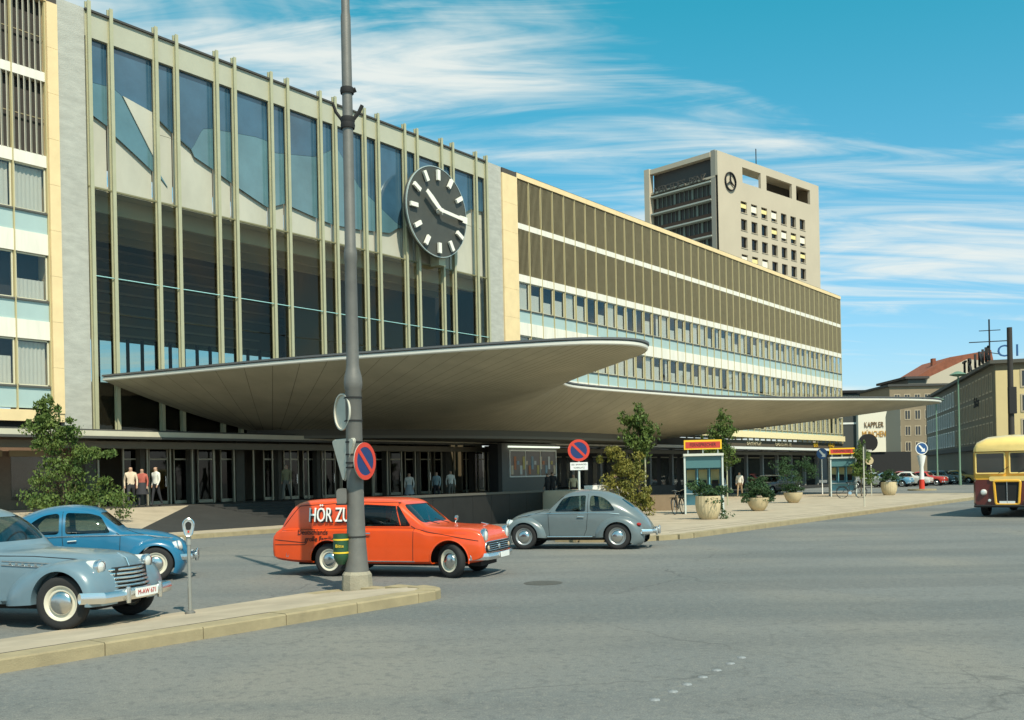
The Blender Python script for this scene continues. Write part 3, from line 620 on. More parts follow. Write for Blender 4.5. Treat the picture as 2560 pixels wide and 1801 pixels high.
for q0, q1 in zip(tk, tk[1:]): kerb_run(isl, [q0, q1], 0.34, 0.006 + island_z(0.5 * (q0[1] + q1[1]) + 0.10), 0.9)
MB().lathe([(0.34, 0.004), (0.33, 0.009), (0.0, 0.009)], 24, P(14.2, 30.6)).build('manhole_cover', mat('cast_iron', (0.10, 0.095, 0.08), 0.6, 0.3, 0.2, 12), isl)

# plaza to the right with kerb along the road
corner = [(25.9 + 2.6 * math.cos(R(a)), 24.7 + 2.6 * math.sin(R(a))) for a in range(180, 89, -15)]
pl = [(24.2, 22.6)] + corner + [(66.5, 27.3), (69.0, 26.2), (70.0, 23.5), (70.0, 4.0), (46.0, 4.0), (38.0, 15.5), (30.0, 18.0)]
plaza = slab('pavement', [(t, d) for t, d in pl], -0.05, 0.13, PAVE)
kerb_run(plaza, [(66.5, 27.3 + 0.02)] + [(t, d) for t, d in reversed(corner)][0:1], 0.30, 0.14)
kerb_run(plaza, [(t - 0.0, d) for t, d in reversed(corner)], 0.30, 0.14, 0.8)
kerb_run(plaza, [(70.0, 23.5), (69.0, 26.2), (66.5, 27.32)], 0.30, 0.14, 1.0)
for dd in (26.75, 26.25):
    MB().prism(td_poly([(26, dd), (66, dd), (66, dd - 0.015), (26, dd - 0.015)]), 'z', 0.10, 0.133).build('joint', JOINT, plaza)
# forecourt under the canopy: kerb, paving and steps coloured dark for its shade, platform
fore = slab('forecourt_pavement', [(-5.0, 11.6), (26.5, 11.6), (26.5, 9.9), (-5.0, 9.9)], -0.05, 0.13, PAVE)
kerb_run(fore, [(26.5, 11.9), (-5.0, 11.9)], 0.30, 0.14, 1.4)
mb = MB(); A = [(-5, 9.9, 0.13), (19.0, 9.9, 0.13), (25.8, 3.6, 0.90), (-5, 3.6, 0.90)]
mb.add([P(t, d, z) for t, d, z in A], [(0, 1, 2, 3)]); tag(mb.build('ramp_pavement', PAVE), kind='structure')
tag(MB().add([P(19.0, 9.9, 0.13), P(26.5, 9.9, 0.13), P(26.5, 3.6, 0.90), P(25.8, 3.6, 0.90)], [(0, 1, 2, 3)]).build('shaded_ramp', SHADEPAVE), kind='structure')  # shaded part of the ramp, split off and darkened along the shadow edge
steps = tag(obj('forecourt_steps', None), kind='structure')
zz = 0.13
tag(MB().add([P(26.5, 9.9, 0.13), P(50.0, 11.6, 0.10), P(50.0, 7.4, 0.30), P(26.5, 7.4, 0.30)], [(0, 1, 2, 3)]).build('shaded_drive', SHADEPAVE), kind='structure')
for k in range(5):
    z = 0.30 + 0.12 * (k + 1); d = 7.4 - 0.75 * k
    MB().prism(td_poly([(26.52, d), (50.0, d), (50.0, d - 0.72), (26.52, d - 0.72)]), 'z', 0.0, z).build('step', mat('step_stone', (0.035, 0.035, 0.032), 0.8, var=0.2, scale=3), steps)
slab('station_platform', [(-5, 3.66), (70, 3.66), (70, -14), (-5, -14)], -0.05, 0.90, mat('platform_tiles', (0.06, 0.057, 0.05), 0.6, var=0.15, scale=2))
slab('arcade_floor', [(70, 4.2), (125, 4.2), (125, -6), (70, -6)], -0.05, 0.16, SHADEPAVE)

# ---------------------------------------------------------------- station building
CREAM = mat('cream_stone', (0.78, 0.60, 0.33), 0.75, var=0.07, scale=1.5, bump=0.1, bscale=30)
PALE = mat('pale_blue_panel', (0.38, 0.50, 0.48), 0.45, var=0.05, scale=1.0)
WBAND = mat('white_band', (0.76, 0.72, 0.62), 0.6, var=0.10, scale=1.2, stretch=(2.5, 1, 0.3))
MULL = mat('mullion_metal', (0.43, 0.42, 0.275), 0.5, 0.1, var=0.06, scale=2)
MULLY = mat('mullion_yellow', (0.50, 0.43, 0.23), 0.5, 0.0)
STONE = mat('grey_rough_stone', (0.42, 0.42, 0.37), 0.9, var=0.16, scale=1.2, bump=0.7, bscale=14, stretch=(1, 1, 3))
FRAME = mat('window_frame', (0.62, 0.58, 0.42), 0.5)
CURT = mat('curtain_white', (0.74, 0.70, 0.60), 0.9)
PANE = glass('office_glass', (0.86, 0.88, 0.88), 0.03, 1.5)
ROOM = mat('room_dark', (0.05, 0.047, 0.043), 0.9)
LOUV = mat('louvre_brown', (0.285, 0.245, 0.145), 0.6, var=0.10, scale=2.0)
LOUVL = mat('louvre_grey', (0.47, 0.44, 0.35), 0.6, var=0.06, scale=2.0)
ROOFM = mat('roof_felt', (0.06, 0.06, 0.055), 0.9)
def wing(name, label, t0, nb, rows, louvres, slat_parts, flip=False, ground=True):
    """office wing: bays of 1.442 m. t0 = left edge"""
    B = 1.442; t1 = t0 + nb * B
    root = thing(name, label, 'building', (FX, FY, 0), FROT)
    # structure behind: floor slabs, back wall, roof
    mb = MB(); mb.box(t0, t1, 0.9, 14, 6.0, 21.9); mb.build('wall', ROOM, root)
    MB().box(t0 - 0.05, t1 + 0.05, -0.10, 14.1, 22.27, 22.62).build('cornice', CREAM, root)
    MB().box(t0, t1, 0.0, 14.0, 22.62, 22.70).build('roof', ROOFM, root)
    for z0, z1, m, nm in rows:
        for k in range(nb if nm == 'spandrel_panel' else 1):
            a, b = (t0 + k * B + 0.03, t0 + (k + 1) * B - 0.03) if nm == 'spandrel_panel' else (t0, t1)
            MB().box(a, b, 0.02 if nm != 'band' else -0.02, 0.40, z0, z1).build(nm, m, root)
    # mullions over the full height
    mm = MB().box(-0.024, 0.024, -0.06, 0.10, 4.9, 22.27).mesh('mullion', MULLY)
    for k in range(nb + 1): obj('mullion', mm, root, (t0 + k * B, 0, 0))
    fr = MB(); w_, h = B - 0.09, 1.92
    for a in ((-w_ / 2, -w_ / 2 + 0.06, 0, h), (w_ / 2 - 0.06, w_ / 2, 0, h), (-w_ / 2, w_ / 2, 0, 0.06), (-w_ / 2, w_ / 2, h - 0.06, h)): fr.box(a[0], a[1], 0.06, 0.13, a[2], a[3])
    frm = fr.mesh('window', FRAME); pnm = MB().box(-w_ / 2 + 0.06, w_ / 2 - 0.06, 0.09, 0.10, 0.06, h - 0.06).mesh('pane', PANE)
    sill = MB().box(-B / 2 + 0.04, B / 2 - 0.04, -0.06, 0.10, -0.07, 0.0).mesh('sill', mat('dark_sill', (0.10, 0.10, 0.085), 0.6))
    def curtain(kind):
        c = MB(); ww = w_ - 0.16
        def fold(x0, x1, z0, z1):
            n = max(3, int((x1 - x0) / 0.05)); P_ = [[(x0 + (x1 - x0) * i / n, 0.24 + 0.025 * math.sin(i * 1.9), z) for z in (z0, z1)] for i in range(n + 1)]; c.grid(P_)
        if kind == 0: fold(-ww / 2, ww / 2, 0.07, h * 0.62)
        elif kind == 1: fold(-ww / 2, -ww * 0.05, 0.07, h - 0.08)
        elif kind == 2: fold(-ww / 2, ww / 2, 0.07, h - 0.08)
        elif kind == 3: fold(-ww / 2, -ww * 0.22, 0.07, h - 0.08); fold(ww * 0.22, ww / 2, 0.07, h - 0.08)
        elif kind == 4: fold(-ww / 2, ww / 2, 0.07, h * 0.45)
        return c.mesh('curtain', CURT, True)
    cms = [curtain(k) for k in range(5)]
    for z in (13.31, 9.61, 6.03) if not flip else (13.31, 9.61, 6.03):
        for k in range(nb):
            x = t0 + (k + 0.5) * B
            wdw = obj('window', frm, root, (x, 0, z)); obj('pane', pnm, wdw); obj('sill', sill, wdw)
            q = RNG.random()
            if q < 0.94: obj('curtain', cms[RNG.choice((0, 0, 0, 1, 2, 2, 2, 2, 3, 4))], wdw)
    # louvre storeys
    sl = MB().add([(-0.10, -0.02, 0), (0.06, 0.16, 0), (0.08, 0.14, 0), (-0.08, -0.04, 0), (-0.10, -0.02, 1), (0.06, 0.16, 1), (0.08, 0.14, 1), (-0.08, -0.04, 1)], [(0, 3, 2, 1), (4, 5, 6, 7), (0, 1, 5, 4), (1, 2, 6, 5), (2, 3, 7, 6), (3, 0, 4, 7)])
    for z0, z1 in louvres:
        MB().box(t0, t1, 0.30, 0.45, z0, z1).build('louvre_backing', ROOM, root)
        for rz in (z0 + 0.02, (z0 + z1) / 2, z1 - 0.06): MB().box(t0, t1, 0.14, 0.19, rz, rz + 0.04).build('louvre_rail', LOUV, root)
        if slat_parts:
            me = MB().add([(v[0] * 1.0, v[1], z0 + v[2] * (z1 - z0)) for v in sl.v], sl.f).mesh('louvre_slat', LOUVL)
            for k in range(nb * 6): obj('louvre_slat', me, root, (t0 + (k + 0.5) * B / 6, 0, 0))
        else:
            big = MB()
            for k in range(nb * 10):
                x = t0 + (k + 0.5) * B / 10; big.add([(v[0] + x, v[1], z0 + v[2] * (z1 - z0)) for v in sl.v], sl.f)
            tag(big.build('louvre_slats', LOUV, root), kind='stuff')
    return root
ROWS = [(18.86, 19.25, WBAND, 'band'), (15.23, 15.73, WBAND, 'band'),
        (12.42, 13.24, PALE, 'spandrel_panel'), (11.55, 12.42, WBAND, 'band'),
        (8.75, 9.54, PALE, 'spandrel_panel'), (7.97, 8.75, WBAND, 'band'), (5.10, 5.96, PALE, 'spandrel_panel')]
LOUVZ = [(19.25, 22.27), (15.73, 18.86)]
rw_ = wing('office_wing', 'long office wing with brown louvre storeys and rows of curtained windows right of the clock', 54.72, 45, ROWS, LOUVZ, False)
lw_ = wing('office_wing', 'short piece of office wing with grey louvres at the left end of the station', 21.70 - 1.442 * 5, 5, ROWS, LOUVZ, True)
# cream end piers and rough stone piers
for k, (root, a, b, c, d) in enumerate(((rw_, 53.02, 54.68, 51.55, 53.0), (lw_, 21.74, 22.20, 22.22, 23.46))):
    for z in range(9):
        z0 = 4.9 + z * 1.93; z1 = min(22.60, z0 + 1.92); MB().box(a, b, -0.16, 1.0, z0, z1).build('cream_slab', CREAM, root)
    MB().box(a + 0.02, b - 0.02, -0.13, 1.0, 4.9, 22.60).build('pier_core', JOINT, root)
    MB().box(c, d, -0.06, 1.2, 4.15, 22.62).build('stone_pier', STONE, root)
# ground floor of the right wing: arcade wall with shop windows
DK = mat('shopfront_dark', (0.035, 0.033, 0.03), 0.5)
MB().box(54.7, 119.6, 3.0, 3.2, 0.0, 4.0).build('arcade_wall', DK, rw_)
for k in range(17):
    t = 57 + k * 3.8
    f = MB().box(t, t + 3.0, 2.92, 2.98, 0.6, 3.2).build('shop_window', PANE, rw_); MB().box(t - 0.05, t + 3.05, 2.90, 2.99, 3.2, 3.3).build('lintel', FRAME, f)
    MB().box(t - 0.55, t - 0.25, -0.5, -0.2, 0.0, 3.9).build('column', mat('column_grey', (0.25, 0.25, 0.23), 0.7), rw_)
MB().box(54.7, 119.6, 0.0, 3.0, 4.15, 4.9).build('lintel_wall', mat('lintel_brown', (0.09, 0.07, 0.045), 0.7), rw_)
MB().box(80.0, 119.3, -0.4, 0.0, 5.15, 5.75).build('shop_sign_board', mat('sign_cream', (0.78, 0.66, 0.38), 0.6), rw_)
for tt, s_, c_ in ((93.5, 'BAHNHOF', (0.50, 0.42, 0.26)), (101.0, 'GASTSTÄTTE', (0.50, 0.42, 0.26)), (110.5, 'BIER', (0.7, 0.42, 0.03)), (115.5, 'KINO', (0.7, 0.42, 0.03))):
    text('sign_letters', s_, 0.75, mat('sl%d' % int(c_[0] * 100), c_, 0.5), rw_, (tt, -0.05, 4.62), (R(90), 0, 0), 0.02)
MB().box(13.8, 22.2, -0.12, 0.5, 4.55, 5.02).build('lower_band', CREAM, lw_)
MB().box(13.8, 22.2, 0.2, 0.6, 4.10, 4.55).build('plinth_recess', BLACK, lw_)
# flat entrance canopy along the whole front
FC = mat('flat_canopy', (0.55, 0.52, 0.40), 0.6, var=0.06, scale=2)
ent = thing('entrance_canopy', 'thin flat roof slab above the station doors running along the whole front', 'canopy', (FX, FY, 0), FROT)
MB().box(13.0, 54.0, -2.3, 0.0, 3.88, 4.10).build('canopy_slab', FC, ent)
MB().box(54.02, 121.0, -3.0, 0.0, 3.86, 4.08).build('canopy_slab', mat('canopy_edge_white', (0.72, 0.72, 0.66), 0.5), ent)
MB().box(13.0, 54.0, -2.36, -2.2, 3.78, 3.88).build('edge_trim', mat('trim_dark', (0.08, 0.08, 0.07), 0.5), ent)
MB().box(13.0, 121.0, -2.0, 0.0, 4.10, 4.18).build('roof_felt', ROOFM, ent)
MB().box(13.0, 119.0, -1.6, -1.5, 3.40, 3.70).build('downstand', mat('trim_brown', (0.16, 0.14, 0.10), 0.6), ent)

# ---- the glazed hall
hall = thing('station_hall', 'glazed station hall front with tall paired mullions and a pale upper wall with reflections shaped in coloured panes', 'building', (FX, FY, 0), FROT)
ht0, ht1 = 23.50, 51.50
HF = mat('hall_fascia', (0.43, 0.43, 0.33), 0.6, var=0.06, scale=1.2)
MB().box(ht0, ht1, -0.02, 0.5, 21.45, 22.55).build('fascia', HF, hall)
MB().box(ht0, ht1, -0.12, 20, 22.55, 22.64).build('roof', ROOFM, hall)
hp = [(-0.08, -0.23), (0.08, -0.23), (0.08, -0.19), (0.03, -0.19), (0.03, -0.03), (0.08, -0.03), (0.08, 0.04), (-0.08, 0.04), (-0.08, -0.03), (-0.03, -0.03), (-0.03, -0.19), (-0.08, -0.19)]
mm = MB().prism(hp, 'z', 4.1, 22.95).mesh('mullion', MULL)
HT = [23.62, 24.66, 26.90, 27.99, 30.24, 31.30, 33.58, 34.66, 36.92, 38.00, 40.24, 41.32, 43.55, 44.63, 46.87, 47.94, 50.24, 51.33]
for t in HT: obj('mullion', mm, hall, (t, 0, 0))
# upper storey: reflections put into the cut and colour of blue panes over pale panels
UP = mat('pale_wall', (0.48, 0.47, 0.385), 0.6, var=0.10, scale=0.7, stretch=(1, 1, 0.5))
BLUE = mat('reflection_blue', (0.04, 0.10, 0.155), 0.10, 0.0, var=0.35, scale=0.35, spec=0.9, coat=0.5, bump=0.06, bscale=0.8)
TEAL = mat('reflection_teal', (0.09, 0.185, 0.215), 0.12, 0.0, var=0.25, scale=0.35, spec=0.9, coat=0.5, bump=0.06, bscale=0.8)
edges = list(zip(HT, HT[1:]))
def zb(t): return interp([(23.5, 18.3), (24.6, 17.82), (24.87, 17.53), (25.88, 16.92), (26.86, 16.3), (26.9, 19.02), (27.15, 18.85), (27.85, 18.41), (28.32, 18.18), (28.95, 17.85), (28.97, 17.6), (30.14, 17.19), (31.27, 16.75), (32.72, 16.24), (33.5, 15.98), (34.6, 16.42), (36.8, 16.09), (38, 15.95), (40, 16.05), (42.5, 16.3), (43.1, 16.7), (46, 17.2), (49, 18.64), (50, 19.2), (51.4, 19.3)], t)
for i, (a, b) in enumerate(edges):
    a_, b_ = a + 0.06, b - 0.06; n = 12
    for k in range(2):
        z0, z1 = ((14.92, 18.15), (18.17, 21.45))[k]; MB().box(a_, b_, 0.30, 0.42, z0, z1).build('wall_panel', UP, hall)
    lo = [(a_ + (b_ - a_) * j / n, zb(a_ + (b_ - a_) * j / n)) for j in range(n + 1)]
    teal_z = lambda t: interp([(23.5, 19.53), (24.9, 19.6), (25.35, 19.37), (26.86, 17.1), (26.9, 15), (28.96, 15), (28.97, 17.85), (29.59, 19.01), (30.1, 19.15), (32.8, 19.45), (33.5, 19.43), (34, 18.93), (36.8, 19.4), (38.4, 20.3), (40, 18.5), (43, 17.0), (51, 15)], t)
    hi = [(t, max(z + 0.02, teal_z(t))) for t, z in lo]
    MB().prism(lo + hi[::-1], 'y', 0.16, 0.20).build('pane_or_reflection', TEAL, hall)
    MB().prism([(t, z + 0.015) for t, z in hi] + [(b_, 21.43), (a_, 21.43)], 'y', 0.16, 0.20).build('pane_or_reflection', BLUE, hall)
MB().prism([(25.35, 19.37), (26.82, 19.04), (26.82, 17.04)], 'y', 0.10, 0.15).build('pale_reflection', UP, hall)  # pale triangle standing for a bright reflection
MB().prism([(27.05, 16.6), (27.66, 15.78), (27.21, 16.2), (27.05, 16.35)], 'y', 0.24, 0.29).build('pane_or_reflection', TEAL, hall)
# lower glazing, transom cable, interior
HG = glass('hall_glass', (0.80, 0.79, 0.72), 0.02, 1.35)
for a, b in edges: 
    for z0, z1 in ((4.15, 9.4), (9.46, 14.88)): MB().box(a + 0.06, b - 0.06, 0.0, 0.015, z0, z1).build('pane_or_reflection', HG, hall)
MB().box(ht0, ht1, -0.05, 0.05, 14.86, 14.93).build('transom', mat('transom_olive', (0.20, 0.19, 0.10), 0.6), hall)
MB().tube([(23.6, -0.10, 11.0), (51.3, -0.10, 11.0)], 0.025, 6).build('cable', mat('cable_cyan', (0.35, 0.62, 0.60), 0.4), hall)
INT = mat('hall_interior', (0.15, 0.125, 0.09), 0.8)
CEIL = mat('hall_ceiling', (0.68, 0.64, 0.50), 0.8)
MB().box(ht0, ht1, 0.5, 7.4, 14.95, 15.2).build('ceiling', CEIL, hall)
for k in range(4): MB().box(ht0, ht1, 1.2 + 1.6 * k, 1.5 + 1.6 * k, 14.2, 14.95).build('ceiling_beam', CEIL, hall)
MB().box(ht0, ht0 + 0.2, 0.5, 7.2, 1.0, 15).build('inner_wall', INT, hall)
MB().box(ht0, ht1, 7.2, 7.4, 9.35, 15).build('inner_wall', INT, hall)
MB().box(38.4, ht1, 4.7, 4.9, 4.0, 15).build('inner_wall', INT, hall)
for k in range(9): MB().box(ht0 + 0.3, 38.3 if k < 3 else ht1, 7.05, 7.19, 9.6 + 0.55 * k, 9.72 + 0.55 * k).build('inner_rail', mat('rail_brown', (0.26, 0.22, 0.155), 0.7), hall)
MB().box(ht0 + 0.3, 38.4, 4.6, 4.8, 4.3, 6.7).build('inner_wall', BLACK, hall); MB().box(ht0 + 0.2, 45, 0.3, 0.45, 4.15, 6.4).build('shade_sheet', mat('shade_black', (0.012, 0.011, 0.010), 0.7), hall)  # black sheets added to paint shade behind the panes below the canopy
IGL = glass('inner_glass', (0.62, 0.84, 0.92), 0.05, 1.3)
for k in range(19):
    ta, tb = 38.3 - 0.76 * k, 38.3 - 0.76 * (k + 1); ya, yb = 4.95 + 0.115 * k, 4.95 + 0.115 * (k + 1)
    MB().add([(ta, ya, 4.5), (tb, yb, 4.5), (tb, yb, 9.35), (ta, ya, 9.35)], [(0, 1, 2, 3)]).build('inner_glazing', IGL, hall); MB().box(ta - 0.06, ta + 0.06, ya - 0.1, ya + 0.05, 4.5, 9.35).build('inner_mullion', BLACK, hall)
MB().box(24, 51, 0.6, 7.0, 4.3, 4.5).build('gallery_floor', mat('gallery_light', (0.55, 0.52, 0.45), 0.7), hall)
# doors and screens under the flat canopy
DF = mat('door_bronze', (0.42, 0.38, 0.28), 0.4, 0.4); DG = glass('door_glass', (0.34, 0.34, 0.32), 0.03, 1.5)
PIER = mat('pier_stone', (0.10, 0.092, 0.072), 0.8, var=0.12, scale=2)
for k in range(12):
    t = 23.0 + k * 2.62
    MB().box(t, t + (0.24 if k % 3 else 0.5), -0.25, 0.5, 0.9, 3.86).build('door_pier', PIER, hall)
for k in range(24):
    t = 23.65 + k * 1.31
    if k % 2 == 0 and k % 3 == 0: continue
    dr = MB(); 
    for bx in ((t, t + 0.05, 0.9, 3.5), (t + 0.95, t + 1.0, 0.9, 3.5), (t, t + 1.0, 0.9, 1.05), (t, t + 1.0, 2.95, 3.02), (t, t + 1.0, 3.44, 3.5)): dr.box(bx[0], bx[1], 0.10, 0.16, bx[2], bx[3])
    d_ = dr.build('door', DF, hall); MB().box(t + 0.05, t + 0.95, 0.12, 0.135, 1.05, 3.44).build('pane', DG, d_); MB().tube([(t + 0.85, 0.06, 1.7), (t + 0.85, 0.06, 2.2)], 0.02, 6).build('handle', CHROME, d_, True)
for k in range(26): MB().box(23.2 + k * 1.17, 23.26 + k * 1.17, -0.9, -0.82, 0.9, 3.5).build('screen_post', DF, hall)
MB().box(23.2, 53.0, -0.9, -0.82, 3.5, 3.58).build('screen_rail', DF, hall)
MB().box(13.5, 54.7, 3.4, 3.6, 0.9, 4.3).build('inner_wall', INT, hall)
MB().box(13.5, 23.0, 0.6, 0.8, 0.9, 3.9).build('shop_wall', mat('shop_wall_brown', (0.20, 0.13, 0.085), 0.8, var=0.1), lw_)
for t in (15.0, 17.6, 20.2): MB().box(t, t + 2.1, 0.5, 0.58, 1.3, 3.1).build('shop_window', PANE, lw_); MB().box(t - 0.1, t + 2.2, 0.42, 0.5, 3.1, 3.35).build('sign_strip', mat('strip_tan', (0.35, 0.27, 0.16), 0.7), lw_)

# ---- the clock
ck = thing('station_clock', 'large round dark clock with white bar markers on the glazed front', 'clock', (FX, FY, 0), FROT)
CT, CZ, CR, CY = 45.40, 17.92, 2.70, -1.0
DIAL = mat('clock_dial', (0.060, 0.062, 0.052), 0.55, var=0.10, scale=2.0)
MB().lathe([(0.0, CY), (CR - 0.02, CY), (CR, CY + 0.03), (CR, CY + 0.28), (CR - 0.2, CY + 0.34), (0, CY + 0.34)], 64, (CT, 0, CZ), 'y').build('dial', DIAL, ck, True, angle=30)
MB().lathe([(CR - 0.01, CY - 0.02), (CR + 0.035, CY - 0.015), (CR + 0.035, CY + 0.08), (CR - 0.01, CY + 0.08)], 64, (CT, 0, CZ), 'y').build('rim', mat('clock_rim', (0.55, 0.6, 0.55), 0.3, 0.5), ck, True)
HAND = mat('clock_white', (0.82, 0.80, 0.70), 0.5)
for k in range(12):
    a = R(30 * k); c_, s_ = math.cos(a), math.sin(a); r0, r1, hw = CR * 0.70, CR * 0.93, 0.125
    q = [(r0, -hw), (r1, -hw), (r1, hw), (r0, hw)]
    MB().prism([(CT + r * s_ + h * c_, CZ + r * c_ - h * s_) for r, h in q], 'y', CY - 0.20, CY - 0.06).build('marker', HAND, ck)
def hand(nm, ang, pts, y):
    a = R(ang); c_, s_ = math.cos(a), math.sin(a)
    MB().prism([(CT + r * s_ + h * c_, CZ + r * c_ - h * s_) for r, h in pts], 'y', y - 0.05, y).build(nm, HAND, ck)
hand('hour_hand', 308, [(-0.2, -0.13), (1.0, -0.17), (1.6, -0.13), (1.6, 0.13), (1.0, 0.17), (-0.2, 0.13)], CY - 0.30)
hand('minute_hand', 95, [(-0.25, -0.10), (1.9, -0.10), (1.9, -0.20), (2.3, -0.20), (2.3, 0.20), (1.9, 0.20), (1.9, 0.10), (-0.25, 0.10)], CY - 0.40)
MB().lathe([(0.0, CY - 0.45), (0.14, CY - 0.44), (0.16, CY - 0.05)], 16, (CT, 0, CZ), 'y').build('hub', HAND, ck, True)
MB().lathe([(0.0, CY - 0.415), (0.10, CY - 0.415), (0.10, CY - 0.38)], 14, (CT + 2.1 * math.sin(R(95)), 0, CZ + 2.1 * math.cos(R(95))), 'y').build('hand_tip', DIAL, ck, True)
MB().box(CT - 0.5, CT + 0.5, CY + 0.3, 0.0, CZ - 0.5, CZ + 0.5).build('bracket', MULL, ck)
MB().box(CT + 0.4, CT + 1.0, CY + 0.3, 0.0, CZ - 3.1, CZ - 1.6).build('bracket', MULL, ck)

# ---------------------------------------------------------------- the great swooping canopy
CAN = mat('canopy_soffit', (0.42, 0.39, 0.29), 0.75, var=0.14, scale=0.5, bump=0.1, bscale=3)
CANE = mat('canopy_edge', (0.72, 0.70, 0.62), 0.6)
gc = thing('swooping_canopy', 'huge smooth concrete canopy with two pointed lobes sweeping out over the forecourt', 'canopy', (FX, FY, 0), FROT)
ctrl = [(23.9, 0.3), (24.5, 4.0), (25.4, 9.8), (26.6, 14.6), (27.8, 18.6), (28.9, 21.4), (29.8, 22.5), (30.7, 22.95), (31.7, 22.85), (32.6, 22.35), (33.6, 21.4), (35.5, 18.9), (38.2, 15.6), (40.4, 13.3), (42.6, 12.15), (45.0, 11.95), (49.4, 12.4), (54.0, 13.0),
        (57.6, 13.6), (61.0, 15.1), (63.6, 16.8), (67.8, 20.2), (70.6, 21.9), (72.4, 22.5), (73.9, 22.5), (75.2, 21.9), (76.6, 19.6), (78.4, 14.0), (80.0, 8.0), (81.0, 0.3)]
outl = cr(ctrl, 4)
ZE, ZC = 6.60, 4.42
tot = len(outl) - 1
def core(i):
    """inner oval of the soffit, matched to the outline by index"""
    t, d = outl[i]; k = max(0.0, min(1.0, (t - 24.0) / 57.0))
    tc = 31.5 + (71.0 - 31.5) * k; dc = 0.3 + 7.2 * math.sin(PI * min(1, max(0, k * 1.04 - 0.02))) ** 0.55
    return tc, min(dc, d)
NR = 14
def soff(i, r):
    (t, d), (tc, dc) = outl[i], core(i); tt = tc + (t - tc) * r; dd = dc + (d - dc) * r
    z = ZC + (ZE - 0.20 - ZC) * (0.35 * r + 0.65 * r ** 1.9) ** 0.80
    return (tt, -dd, z)
# soffit strips, one by one (fine seams between them)
for i in range(tot):
    rows = []
    for k in range(NR + 1):
        a, b = Vector(soff(i, k / NR)), Vector(soff(i + 1, k / NR)); g = 0.011 / max(0.05, (b - a).length)
        g = min(0.3, g); rows.append([a.lerp(b, g), a.lerp(b, 1 - g)])
    MB().grid(rows).build('soffit_strip', CAN, gc, True, recalc=False)
# seam backing just above, rim and top
back = MB().grid([[(*soff(i, k / NR)[:2], soff(i, k / NR)[2] + 0.03) for i in range(tot + 1)] for k in range(NR + 1)]); back.build('soffit_backing', mat('seam_grey', (0.16, 0.15, 0.115), 0.9), gc, True, recalc=False)
rim = [(t, -d) for t, d in outl]
def off(i, o):
    a, b = Vector(rim[max(0, i - 1)]), Vector(rim[min(tot, i + 1)]); n = (b - a); n = Vector((n.y, -n.x)).normalized(); p = Vector(rim[i]) + n * -o; return p
MB().grid([[(*off(i, o), z) for i in range(tot + 1)] for o, z in ((0.0, ZE - 0.21), (-0.05, ZE - 0.17), (-0.06, ZE - 0.08), (0.0, ZE - 0.04))]).build('edge_band', CANE, gc, True)
MB().grid([[(*off(i, o), z) for i in range(tot + 1)] for o, z in ((0.05, ZE - 0.04), (-0.10, ZE - 0.02), (-0.10, ZE + 0.05), (0.1, ZE + 0.06))]).build('gutter', mat('zinc_dark', (0.14, 0.14, 0.14), 0.5, 0.4), gc, False)
MB().grid([[(Vector((*rim[i], ZE + 0.03))).lerp(Vector((core(i)[0], 0.0, ZE + 0.15)), k / 3) for i in range(tot + 1)] for k in range(4)]).build('top_deck', ROOFM, gc, True, recalc=False)
# dark drum under the middle, down to the flat canopy
dr = [core(i) for i in range(0, tot + 1, 2)]
MB().grid([[(t, -d, z) for t, d in dr] for z in (4.10, ZC + 0.02)]).build('core_drum', mat('core_brown', (0.10, 0.095, 0.075), 0.8), gc, True)
MB().prism([(t, -d) for t, d in dr] + [(dr[-1][0], 0), (dr[0][0], 0)], 'z', 3.96, 4.10).build('core_soffit', mat('core_grey', (0.15, 0.145, 0.12), 0.8), gc)
# ---------------------------------------------------------------- office tower behind the wing
TOW = mat('tower_render', (0.50, 0.43, 0.32), 0.85, var=0.05, scale=0.15, bump=0.15, bscale=2)
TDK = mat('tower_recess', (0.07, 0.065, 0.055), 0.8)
tw = thing('office_tower', 'tall beige office tower with a ring star emblem rising behind the long wing', 'tower', (43.6, 205.0, 0), math.atan2(0.685, 0.729))
# local x runs along the lit face (40.3 m), local y goes back along the balcony face (18.9 m)
TM, TL, TZ = 40.3, 18.9, 68.0
WN = []                                                     # window openings (x, z)
for r_ in range(8):
    for c_ in range(7): WN.append((9.3 + c_ * 3.92, 56.9 - r_ * 3.75 - 0.3))
ww, wh_ = 2.3, 2.4
xs = sorted({0.0, TM} | {x - ww / 2 for x, z in WN} | {x + ww / 2 for x, z in WN}); zs = sorted({20.0, 63.0} | {z for x, z in WN} | {z + wh_ for x, z in WN})
hole = {(round(x - ww / 2, 3), round(z, 3)) for x, z in WN}
fw = MB()
for x0, x1 in zip(xs, xs[1:]):
    for z0, z1 in zip(zs, zs[1:]):
        if (round(x0, 3), round(z0, 3)) in hole:
            continue
        fw.add([(x0, 0, z0), (x1, 0, z0), (x1, 0, z1), (x0, 0, z1)], [(0, 1, 2, 3)])
for x, z in WN:                                             # reveals
    a, b, c, d = x - ww / 2, x + ww / 2, z, z + wh_
    fw.add([(a, 0, c), (b, 0, c), (b, 0, d), (a, 0, d), (a, 0.5, c), (b, 0.5, c), (b, 0.5, d), (a, 0.5, d)], [(0, 1, 5, 4), (1, 2, 6, 5), (2, 3, 7, 6), (3, 0, 4, 7)])
